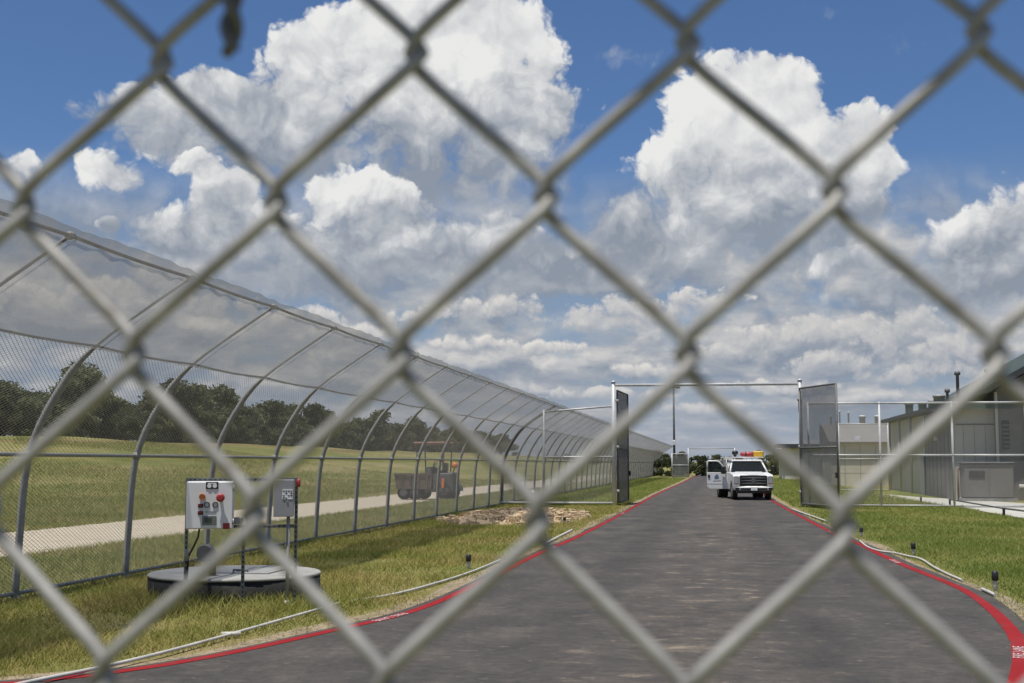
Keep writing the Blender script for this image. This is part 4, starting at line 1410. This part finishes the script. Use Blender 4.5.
def utility_truck():
    x, y = PY(751.0, 495, 62.6)[0], 62.6
    t = thing('utility_truck', 'white heavy pickup with service body, black grille and its near-side door open', 'pickup truck', (x, y, 0.012), math.radians(6.5))
    W_ = M['white_paint']
    # front clip with wheel arch
    side = [(-0.86, 0.60), (-0.90, 0.80), (-0.90, 1.10), (-0.86, 1.17), (-0.72, 1.215), (-0.1, 1.265), (0.78, 1.33), (0.78, 0.48), (0.52, 0.48)] + arch(0, 0.42, 0.50, 8, 172) + [(-0.60, 0.52)]
    MB().prism(side, 'x', -0.985, 0.985).build('front_body', W_, t, bevel=0.035)
    hd = MB().raw([(-0.62, -0.84, 1.19), (0.62, -0.84, 1.19), (0.66, 0.72, 1.355), (-0.66, 0.72, 1.355), (-0.70, -0.80, 1.15), (0.70, -0.80, 1.15), (0.76, 0.74, 1.30), (-0.76, 0.74, 1.30)],
                  [(0, 1, 2, 3), (4, 5, 1, 0), (5, 6, 2, 1), (7, 4, 0, 3), (6, 7, 3, 2)])
    hd.build('hood', W_, t)
    # cab
    cab = [(0.785, 0.48), (0.785, 1.33), (2.55, 1.33), (2.55, 0.48)]
    MB().prism(cab, 'x', -0.99, 0.99).build('cab', W_, t, bevel=0.03)
    lo = [(-0.94, 0.70, 1.335), (0.94, 0.70, 1.335), (0.94, 2.52, 1.335), (-0.94, 2.52, 1.335)]
    hi = [(-0.76, 1.34, 1.86), (0.76, 1.34, 1.86), (0.76, 2.44, 1.86), (-0.76, 2.44, 1.86)]
    def quad(a, b, c, d, s0, s1, v0, v1, off):
        a, b, c, d = map(Vector, (a, b, c, d))
        f = lambda s, v: (a.lerp(b, s)).lerp(d.lerp(c, s), v)
        n = (b - a).cross(d - a).normalized()
        p = [f(s0, v0), f(s1, v0), f(s1, v1), f(s0, v1)]
        mb = MB().raw([q + n * off for q in p] + [q + n * (off - 0.012) for q in p], [(0, 1, 2, 3), (7, 6, 5, 4), (0, 4, 5, 1), (1, 5, 6, 2), (2, 6, 7, 3), (3, 7, 4, 0)])
        return mb
    # dark interior core, pillars, panes
    inn = lambda p, k: (p[0] * k, 1.6 + (p[1] - 1.6) * k, p[2])
    MB().raw([inn(p, 0.9) for p in lo] + [inn(p, 0.9) for p in hi], [(0, 1, 5, 4), (1, 2, 6, 5), (2, 3, 7, 6), (3, 0, 4, 7)]).build('interior', M['black'], t)
    for i in range(4):
        MB().tube([lo[i], hi[i]], 0.048, 8).build('pillar', W_, t)
    for s in (0, 1):
        a, b, c, d = (lo[1], lo[2], hi[2], hi[1]) if s else (lo[0], lo[3], hi[3], hi[0])
        m = lambda p, q, k: tuple(p[j] + (q[j] - p[j]) * k for j in range(3))
        MB().tube([m(a, b, 0.62), m(d, c, 0.55)], 0.045, 8).build('pillar', W_, t)
    quad(lo[0], lo[1], hi[1], hi[0], 0.04, 0.96, 0.03, 0.97, 0.01).build('windscreen', M['glass'], t)
    quad(lo[1], lo[2], hi[2], hi[1], 0.05, 0.96, 0.05, 0.95, 0.01).build('side_window', M['glass'], t)
    MB().bevel_box((0, 1.90, 1.90), (1.62, 1.20, 0.10), 0.045).build('roof', W_, t)
    for k in (-0.3, 0, 0.3):
        MB().bevel_box((k, 1.36, 1.955), (0.08, 0.05, 0.022), 0.008).build('marker_lamp', M['canopy_red'], t)
    # grille
    g = MB().bevel_box((0, -0.90, 0.93), (1.36, 0.10, 0.56), 0.04).build('grille', M['black'], t)
    for z in (0.80, 0.93, 1.06):
        MB().bevel_box((0, -0.955, z), (1.28, 0.03, 0.055), 0.012).build('grille_bar', M['machine'], g)
    MB().lathe([(0.10, -0.975), (0.12, -0.955)], 20, 'y', (0, 0, 0.93)).build('badge', M['machine'], g)
    for s in (-1, 1):
        h = MB().bevel_box((s * 0.835, -0.885, 0.96), (0.27, 0.10, 0.42), 0.04).build('headlight', M['lamp'], t)
        MB().bevel_box((s * 0.835, -0.940, 0.80), (0.22, 0.02, 0.06), 0.01).build('indicator', M['canopy_red'], h)
        mbk = MB().tube([(s * 0.98, 0.95, 1.32), (s * 1.20, 0.90, 1.40)], 0.025, 8)
        if s > 0:
            mbk.tube([(s * 0.98, 0.95, 1.48), (s * 1.20, 0.90, 1.50)], 0.025, 8)
            mr = mbk.bevel_box((s * 1.26, 0.88, 1.45), (0.22, 0.12, 0.42), 0.04).build('wing_mirror', M['black'], t)
    b = MB().bevel_box((0, -0.98, 0.55), (1.98, 0.20, 0.24), 0.06).build('bumper', M['chrome'], t)
    MB().bevel_box((0, -1.075, 0.53), (1.3, 0.03, 0.10), 0.01).build('air_intake', M['black'], b)
    for s in (-1, 1):
        MB().bevel_box((s * 0.82, -1.075, 0.55), (0.20, 0.03, 0.13), 0.01).build('fog_lamp', M['black'], b)
    MB().box((0, -1.10, 0.545), (0.31, 0.012, 0.16)).build('number_plate', M['print_white'], b)
    MB().box((0, -0.90, 0.40), (1.7, 0.3, 0.10)).build('air_dam', M['black'], t)
    MB().box((0, 2.0, 0.40), (1.5, 5.2, 0.16)).build('chassis', M['black'], t)
    for s in (-1, 1):
        wheel(t, s * 0.84, 0.0, 0.40, 0.26)
        wheel(t, s * 0.80, 3.95, 0.40, 0.24)
        wheel(t, s * 1.07, 3.95, 0.40, 0.24)
    # service body
    sb = MB()
    for s in (-1, 1):
        poly = [(2.72, 0.55), (2.72, 1.42), (5.45, 1.42), (5.45, 0.55), (4.48, 0.55)] + arch(3.95, 0.45, 0.52, 10, 170) + [(3.42, 0.55)]
        sb.prism(poly, 'x', s * 0.72, s * 1.19)
    sb.box((0, 4.08, 0.72), (1.44, 2.72, 0.10)).box((0, 2.75, 1.08), (1.44, 0.06, 0.66))
    body = sb.build('service_body', W_, t, bevel=0.012)
    for s in (-1, 1):
        for y0, y1, z0, z1 in ((2.78, 3.36, 0.62, 1.38), (3.42, 4.44, 1.02, 1.38), (4.52, 5.40, 0.62, 1.38)):
            d = MB().box((s * 1.197, (y0 + y1) / 2, (z0 + z1) / 2), (0.015, y1 - y0 - 0.03, z1 - z0 - 0.03)).build('locker_door', W_, body)
    # rack over the cab
    rk = MB()
    for s in (-0.82, 0.82):
        rk.tube([(s, 1.15, 2.06), (s, 5.4, 2.06)], 0.03, 8)
        for yy in (2.8, 5.35):
            rk.tube([(s * 1.1, yy, 1.42), (s, yy, 2.06)], 0.03, 8)
    for yy in (1.2, 2.0, 2.8, 4.0, 5.3):
        rk.tube([(-0.82, yy, 2.06), (0.82, yy, 2.06)], 0.025, 8)
    rk.build('ladder_rack', W_, t)
    # compressor and lamp on the body
    c = MB().bevel_box((-0.70, 3.3, 1.80), (0.50, 0.7, 0.44), 0.05).build('compressor', M['galv'], t)
    MB().bevel_box((-0.70, 2.93, 1.80), (0.34, 0.04, 0.3), 0.01).build('vent', M['machine'], c)
    MB().tube([(-1.02, 4.3, 1.45), (-1.02, 4.3, 2.15), (-1.1, 3.9, 2.2)], 0.05, 8).build('hoist', M['machine'], t)
    MB().bevel_box((-1.15, 4.1, 1.75), (0.5, 0.5, 0.4), 0.04).build('toolbox', M['galv_dull'], t)
    MB().lathe([(0.06, 2.08), (0.09, 2.2), (0.16, 2.24), (0.16, 2.36), (0.08, 2.42)], 14, c=(-0.42, 2.6, 0)).build('work_lamp', M['black'], t)
    # open door, hinged at the front edge on the kerb side
    a = math.radians(-158)                                   # direction of the open door from its hinge
    hx, hy = -0.99, 0.90
    u = Vector((math.cos(a), math.sin(a) * -1.0, 0)).normalized()
    u = Vector((-math.cos(math.radians(16)), math.sin(math.radians(16)) * -0.2, 0)).normalized()
    nrm = Vector((-u.y, u.x, 0))
    if nrm.y > 0: nrm = -nrm                                 # outside skin faces forward
    P = lambda s, z, o=0.0: Vector((hx, hy, 0)) + u * s + Vector((0, 0, z)) + nrm * o
    def slab(poly, o0, o1):
        n = len(poly)
        return MB().raw([P(s, z, o0) for s, z in poly] + [P(s, z, o1) for s, z in poly],
                        [tuple(range(n)), tuple(reversed(range(n, 2 * n)))] + [(i, (i + 1) % n, (i + 1) % n + n, i + n) for i in range(n)])
    d = slab([(0.02, 0.50), (0.98, 0.50), (1.10, 0.60), (1.12, 1.32), (0.0, 1.32)], -0.05, 0.05).build('door', W_, t, bevel=0.015)
    fr = MB()
    path = [P(0.05, 1.32), P(0.46, 1.83), P(0.60, 1.88), P(1.02, 1.88), P(1.07, 1.84), P(1.10, 1.32)]
    fr.tube(path, 0.035, 8)
    fr.build('window_frame', W_, d)
    slab([(0.08, 1.30), (0.47, 1.81), (0.60, 1.86), (1.02, 1.86), (1.08, 1.30)], -0.006, 0.006).build('door_window', M['glass'], d)
    slab([(0.96, 1.06), (1.07, 1.06), (1.07, 1.20), (0.96, 1.20)], 0.05, 0.075).build('handle', M['black'], d)
    slab([(0.02, 0.76), (1.115, 0.76), (1.115, 0.79), (0.02, 0.79)], 0.05, 0.058).build('moulding', M['panel_white'], d)
    slab([(0.50, 1.02), (0.72, 0.98), (0.74, 1.10), (0.64, 1.22), (0.54, 1.20)], 0.05, 0.056).build('emblem', M['blue_print'], d)
    slab([(0.40, 0.90), (0.80, 0.88), (0.80, 0.91), (0.40, 0.93)], 0.05, 0.056).build('lettering', M['panel_grey'], d)
    mr = MB().tube([P(0.12, 1.36, 0.03), P(0.24, 1.42, 0.16)], 0.025, 8)
    c = P(0.30, 1.44, 0.20)
    mr.bevel_box(c, (0.26, 0.12, 0.40), 0.04)
    mr.build('wing_mirror', M['black'], d)
    t.scale = (0.95, 1.0, 0.975)
    # cargo lying on the rack
    bpy.context.view_layer.update()
    p = t.matrix_world @ Vector((0.22, 1.75, 2.09))
    c = thing('tool_bag', 'rolled red tool bag strapped on the truck rack above the cab', 'bag', p, t.rotation_euler.z)
    MB().lathe([(0.05, -0.46), (0.11, -0.40), (0.13, 0.0), (0.11, 0.38), (0.05, 0.44)], 14, 'x', (0, 0, 0.12)).build('roll', M['red'], c)
    for xx in (-0.2, 0.18):
        MB().lathe([(0.133, xx - 0.03), (0.136, xx), (0.133, xx + 0.03)], 14, 'x', (0, 0, 0.12)).build('strap', M['black'], c)
    p = t.matrix_world @ Vector((0.66, 1.80, 2.09))
    c = thing('yellow_case', 'yellow plastic case on the truck rack beside the red bag', 'case', p, t.rotation_euler.z)
    MB().bevel_box((0, 0, 0.14), (0.50, 0.42, 0.28), 0.04).build('body', M['yellow'], c)
    MB().tube([(-0.1, -0.1, 0.27), (-0.1, -0.1, 0.33), (0.1, -0.1, 0.33), (0.1, -0.1, 0.27)], 0.015, 6).build('handle', M['black'], c)
utility_truck()

def site_dumper():
    # seen side on beyond the curved fence, standing on the gravel track
    t = thing('site_dumper', 'dusty small dump carrier with rust-brown tub, red canopy bar and amber lamp on gravel track', 'dump truck', (-13.75, 60.2, 0.02), math.radians(-8))
    tub = MB()
    for yy, s in ((-0.70, 1), (0.70, -1)):
        tub.prism([(-1.42, 0.50), (-1.52, 1.22), (0.42, 1.22), (0.34, 0.50)], 'y', yy, yy + 0.05 * s)
    tub.prism([(-1.42, 0.50), (-1.52, 1.22), (-1.47, 1.22), (-1.37, 0.50)], 'y', -0.65, 0.65)
    tub.prism([(0.29, 0.50), (0.37, 1.22), (0.42, 1.22), (0.34, 0.50)], 'y', -0.65, 0.65)
    tub.box((-0.54, 0, 0.53), (1.74, 1.30, 0.06))
    tb = tub.build('tub', M['rust'], t)
    MB().box((-0.55, -0.72, 1.20), (1.96, 0.06, 0.10)).build('tub_rim', M['rust'], tb)
    load = [(-1.42 + 1.76 * i / 12, -0.62 + 1.24 * j / 6, 1.10 + 0.16 * math.sin(math.pi * i / 12) * math.sin(math.pi * j / 6) + RNG.uniform(-.03, .03)) for j in range(7) for i in range(13)]
    MB().raw(load, [(j * 13 + i, j * 13 + i + 1, j * 13 + 14 + i, j * 13 + 13 + i) for j in range(6) for i in range(12)], True).build('soil_load', M['soil'], tb)
    for k in range(4):
        MB().box((-1.1 + k * 0.42, -0.725, 0.85), (0.06, 0.05, 0.62)).build('tub_rib', M['rust'], tb)
    MB().box((0.0, 0, 0.42), (2.5, 0.7, 0.14)).build('chassis', M['machine'], t)
    def yw(x, y, r, w):
        o = MB().lathe([(r * 0.5, -w / 2), (r, -w / 2 + 0.04), (r, w / 2 - 0.04), (r * 0.5, w / 2)], 22, 'y', (x, y, r)).build('wheel', M['rubber'], t)
        MB().lathe([(r * 0.5, -w / 2 - 0.012), (r * 0.5, w / 2 + 0.012)], 16, 'y', (x, y, r)).build('rim', M['machine'], o)
    for y in (-0.55, 0.55):
        for x in (-1.05, -0.45):
            yw(x, y, 0.33, 0.26)
        yw(0.98, y, 0.36, 0.30)
    MB().bevel_box((0.92, 0, 0.86), (0.86, 0.80, 0.86), 0.06).build('engine_cover', M['machine'], t)
    for y in (-0.60, 0.60):
        MB().prism(arch(0.98, 0.40, 0.42, 0, 180, 10) + arch(0.98, 0.40, 0.47, 180, 0, 10), 'y', y - 0.2, y + 0.2).build('mudguard', M['machine'], t)
    MB().bevel_box((0.92, -0.70, 0.80), (0.90, 0.10, 0.92), 0.05).build('side_panel', M['machine'], t)
    MB().bevel_box((1.0, -0.82, 0.78), (0.14, 0.05, 0.44), 0.02).build('side_reflector', M['orange'], t)
    MB().bevel_box((0.50, 0, 1.32), (0.62, 0.6, 0.14), 0.04).build('seat', M['black'], t)
    MB().bevel_box((0.82, 0, 1.52), (0.14, 0.58, 0.46), 0.05).build('seat_back', M['black'], t)
    MB().bevel_box((0.12, 0, 1.30), (0.30, 0.9, 0.5), 0.05).build('dashboard', M['machine'], t)
    st = MB().tube([(0.16, 0, 1.5), (0.30, 0, 1.72)], 0.025, 8)
    st.tube([(0.30 + 0.06 * math.sin(a), 0.19 * math.cos(a), 1.72 + 0.17 * math.sin(a)) for a in np.linspace(0, 2 * math.pi, 17)], 0.016, 6)
    st.build('steering_wheel', M['black'], t)
    for x in (-0.45, 0.95):
        for y in (-0.55, 0.55):
            MB().tube([(x * 0.9 + 0.02, y, 1.1), (x, y, 2.62)], 0.035, 8).build('canopy_post', M['machine'], t)
    MB().bevel_box((0.22, 0, 2.68), (1.62, 1.36, 0.11), 0.04).build('canopy', M['canopy_red'], t)
    b = MB().tube([(1.25, -0.3, 1.1), (1.40, -0.3, 1.50)], 0.03, 8).build('lamp_bracket', M['machine'], t)
    MB().lathe([(0.10, 1.48), (0.14, 1.52), (0.14, 1.68), (0.08, 1.76)], 14, c=(1.40, -0.3, 0)).build('beacon', M['orange'], t)
    MB().tube([(0.6, 0.2, 1.2), (0.62, 0.2, 2.3)], 0.03, 8).build('exhaust', M['galv_dull'], t)
site_dumper()

# ------------------------------------------------------------------ trees
def tree_meshes(seed, h, spread, leaves, low=0.12):
    r = np.random.default_rng(seed)
    tr = MB()
    lean = r.uniform(-0.25, 0.25, 2)
    top = Vector((lean[0], lean[1], h * 0.62))
    tr.tube([(0, 0, -0.4), (lean[0] * 0.2, lean[1] * 0.2, h * 0.2), (lean[0] * 0.6, lean[1] * 0.6, h * 0.42), top], [0.026 * h, 0.02 * h, 0.014 * h, 0.006 * h], 8)
    lobes = []
    for k in range(r.integers(11, 16)):
        a = r.uniform(0, 6.28)
        zz = r.uniform(low + 0.08, 0.90)
        rad = spread * (1 - abs(zz - 0.45) ** 1.4 * 1.25) * r.uniform(0.25, 0.85)
        lobes.append((rad * math.cos(a), rad * math.sin(a), zz * h, r.uniform(0.10, 0.22) * h))
        p = Vector(lobes[-1][:3])
        s = Vector((0, 0, h * max(0.12, zz - 0.28)))
        tr.tube([s, s.lerp(p, 0.5) + Vector((0, 0, 0.03 * h)), p], [0.010 * h, 0.007 * h, 0.003 * h], 5)
    lobes.append((0, 0, h * 0.86, 0.14 * h))
    w = np.array([l[3] ** 2 for l in lobes]); w /= w.sum()
    pick = r.choice(len(lobes), leaves, p=w)
    L = np.array(lobes)[pick]
    d = r.normal(size=(leaves, 3)); d /= np.linalg.norm(d, axis=1)[:, None]
    rad = L[:, 3:4] * (r.uniform(0, 1, (leaves, 1)) ** 0.4) * r.uniform(0.75, 1.28, (leaves, 1))
    C = L[:, :3] + d * rad * np.array([1.15, 1.15, 0.8])
    C[:, 2] = np.maximum(C[:, 2], h * low * 0.6)
    sz = r.uniform(0.10, 0.26, (leaves, 1)) * (h / 7.0) ** 0.5
    a = r.normal(size=(leaves, 3)); a /= np.linalg.norm(a, axis=1)[:, None]
    b = np.cross(a, r.normal(size=(leaves, 3))); b /= np.linalg.norm(b, axis=1)[:, None]
    V = np.concatenate([C - a * sz * 1.3, C + b * sz * 0.7, C + a * sz * 1.3, C - b * sz * 0.7])
    i = np.arange(leaves)
    F = np.stack([i, i + leaves, i + 2 * leaves, i + 3 * leaves], 1)
    return tr.mesh('trunk'), np_mesh('crown', V, F)

TREES = [tree_meshes(1, 7.6, 2.6, 4200, 0.06), tree_meshes(2, 6.6, 2.9, 4200, 0.05), tree_meshes(3, 8.4, 2.4, 4200, 0.10), tree_meshes(4, 5.4, 2.8, 3200, 0.05), tree_meshes(5, 6.0, 2.2, 3000, 0.08)]
BUSHES = [tree_meshes(11, 2.6, 1.9, 2200, 0.02), tree_meshes(12, 3.2, 2.1, 2400, 0.02)]

def tree(kind, x, y, s, label, group, name='tree', cat='tree', z=None):
    tm, cm = kind
    t = thing(name, label, cat, (x, y, bank(x, y) if z is None else z), RNG.uniform(0, 6.28), group)
    for nm, me, mt in (('trunk', tm, M['bark']), ('crown', cm, M['leaf'])):
        o = link(nm, me, mt, t)
        o.scale = (s * RNG.uniform(0.9, 1.15), s * RNG.uniform(0.9, 1.15), s)
        if nm == 'trunk':
            sc = o.scale.copy()
        else:
            o.scale = sc
    return t

LINES = {0: 'upright round-crowned tree in the tree row on the grassy bank', 1: 'broad spreading tree in the tree row on the grassy bank', 2: 'tallest kind of narrow tree topping the tree row on the bank', 3: 'low wide tree in the tree row on the grassy bank', 4: 'small slim tree in the tree row on the grassy bank'}
y = 96.0
k = 0
while y < 420:
    for row in range(3):
        x = -69.0 - row * 5.0 + RNG.uniform(-1.8, 1.8)
        kind = TREES[RNG.choice([0, 1, 1, 2, 3, 3, 4, 4])]
        s = RNG.uniform(0.66, 1.18) * (1.0 if y > 130 else 0.74)
        if row == 2:
            kind, s = TREES[RNG.choice([3, 3, 4])], s * 0.95
        if 150 < y < 172 and row == 0:
            kind, s = TREES[2], RNG.uniform(0.95, 1.08)
        tree(kind, x, y + RNG.uniform(-1.5, 1.5), s, LINES[TREES.index(kind)], 'trees on the bank')
    y += 4.4 * (1 + max(0, (y - 200)) / 220.0)
    k += 1
for i in range(40):
    y = 98 + i * 4.4 + RNG.uniform(-2, 2)
    tree(RNG.choice(BUSHES), -66.0 + RNG.uniform(-1.8, 1.2), y, RNG.uniform(0.9, 1.35), 'low bush at the foot of the tree row on the bank', 'bushes under the bank trees', 'bush', 'bush')
for i in range(30):
    tree(RNG.choice(TREES[:2] + TREES[3:]), -66 + i * 4.6 + RNG.uniform(-1.6, 1.6), 395 + RNG.uniform(-25, 25), RNG.uniform(0.55, 0.85), 'distant dark green tree on the skyline beyond the far gate', 'trees on the skyline', z=0)
for i in range(13):
    tree(RNG.choice(BUSHES), -11.5 + i * 1.75 + RNG.uniform(-0.5, 0.5), 178 + RNG.uniform(-8, 12), RNG.uniform(0.6, 0.95), 'dense bush filling the gap behind the far gate', 'bushes behind the far gate', 'bush', 'bush', 0)

# ------------------------------------------------------------------ grass
def blades(name, XY, h, w, mat, label, cat='grass', lean=1.7):
    n = len(XY)
    ang = NPR.uniform(0, 2 * math.pi, n)
    c, s = np.cos(ang), np.sin(ang)
    la = NPR.uniform(0, 2 * math.pi, n)
    lk = NPR.uniform(0.25, lean, n) * h
    z0 = np.array([bank(x, 0) if x < -24 else 0.0 for x in XY[:, 0]]) - 0.01
    A = np.c_[XY[:, 0] - c * w, XY[:, 1] - s * w, z0]
    B = np.c_[XY[:, 0] + c * w, XY[:, 1] + s * w, z0]
    C = np.c_[XY[:, 0] + np.cos(la) * lk, XY[:, 1] + np.sin(la) * lk, z0 + h]
    V = np.concatenate([A, B, C])
    i = np.arange(n)
    me = np_mesh(name, V, np.stack([i, i + n, i + 2 * n], 1))
    return tag(link(name, me, mat), label, cat, kind='stuff')

def patchy(xy, scale, seed):
    r = np.random.default_rng(seed)
    k = r.uniform(-1, 1, (10, 2)) / scale * 6.28
    p = r.uniform(0, 6.28, 10)
    return np.sum([np.sin(xy @ k[i] + p[i]) for i in range(10)], 0) / 4.0

def edge_x(line, y, lo=True):
    m = line[:, 1] > 7.5 if lo else line[:, 1] > 8.5
    o = np.argsort(line[m][:, 1])
    return np.interp(y, line[m][o, 1], line[m][o, 0])

# rough verge between the curved fence and the road
N = 150000
yy = 9.5 + 43.0 * NPR.random(N) ** 1.5
xl = edge_x(left_line, yy) - 0.16
xx = FX + 0.0 + (xl - FX) * NPR.random(N)
xy = np.c_[xx, yy]
p = patchy(xy, 3.0, 31)
dist = xl - xx
keep = (NPR.random(N) < np.clip(0.75 + 0.35 * p, 0.18, 1)) & ((dist > 0.35) | (NPR.random(N) < 0.35))
keep &= ((xx - PY(235, 585, 16.55)[0]) ** 2 + (yy - 16.55) ** 2 > 1.14 ** 2)
keep &= (((xx + 6.35) / 2.2) ** 2 + ((yy - 40.5) / 5.6) ** 2 > NPR.uniform(0.75, 1.1, N))
xy, p, dist = xy[keep], p[keep], dist[keep]
h = NPR.uniform(0.04, 0.12, len(xy)) * (1 + 0.4 * p) * np.clip(0.55 + dist * 0.5, 0.5, 1.0)
near_well = np.hypot(xy[:, 0] + 6.1, xy[:, 1] - 15.7)
h = np.where(near_well < 1.8, h * 2.0, h)
blades('verge_grass', xy, h, 0.0045 + 0.0002 * xy[:, 1], M['grass_dry'], 'rough yellow-green grass between curved fence and road')

# greener lawn on the right
N = 170000
yy = 9.0 + 44.0 * NPR.random(N) ** 1.4
xr = edge_x(right_line, yy, False) + 0.18
xx = xr + (0.26 * yy + 1.5 - xr).clip(0.5) * NPR.random(N)
xy = np.c_[xx, yy]
p = patchy(xy, 4.0, 41)
dist = xx - xr
keep = (NPR.random(N) < np.clip(0.8 + 0.3 * p, 0.25, 1)) & ((dist > 0.4) | (NPR.random(N) < 0.35))
# keep the footpath clear
fp = np.concatenate([pa, pb[::-1]])
inside = np.zeros(N, bool)
for i in range(len(fp)):
    a, b = fp[i], fp[(i + 1) % len(fp)]
    cond = ((a[1] > yy) != (b[1] > yy))
    xi = (b[0] - a[0]) * (yy - a[1]) / (b[1] - a[1] + 1e-9) + a[0]
    inside ^= cond & (xx < xi)
keep &= ~inside
xy, p, dist = xy[keep], p[keep], dist[keep]
h = NPR.uniform(0.04, 0.11, len(xy)) * (1 + 0.35 * p) * np.clip(0.5 + dist * 0.5, 0.45, 1.0)
blades('lawn_grass', xy, h, 0.0045 + 0.0002 * xy[:, 1], M['grass_green'], 'green lawn grass between the road and the straight fence')

# beyond the gate both sides
N = 60000
yy = 53.0 + 95.0 * NPR.random(N) ** 1.4
side = NPR.random(N) < 0.5
xx = np.where(side, FX + 0.1 + (-3.9 - FX) * NPR.random(N), 2.9 + 6.0 * NPR.random(N))
blades('roadside_grass', np.c_[xx, yy], NPR.uniform(0.06, 0.2, N), 0.014, M['grass_green'], 'grass strips beside the road beyond the gate')

# between the fence and the gravel track, and the field behind it
N = 90000
yy = 11.0 + 75.0 * NPR.random(N) ** 1.5
xx = FX - 0.05 - 3.9 * NPR.random(N)
blades('strip_grass', np.c_[xx, yy], NPR.uniform(0.06, 0.16, N), 0.0055 + 0.0002 * yy, M['grass_field'], 'grass strip between curved fence and gravel track')
N = 130000
yy = 22.0 + 110.0 * NPR.random(N) ** 1.3
xx = -17.6 - (yy * 0.56 - 15.0).clip(3.0, 50) * NPR.random(N)
xy = np.c_[xx, yy]
p = patchy(xy * np.array([1.0, 0.3]), 5.0, 51)
blades('field_grass', xy, NPR.uniform(0.07, 0.2, N) * (1 + 0.4 * p), 0.010 + 0.0002 * yy, M['grass_field'], 'mown field grass rising to the tree row')
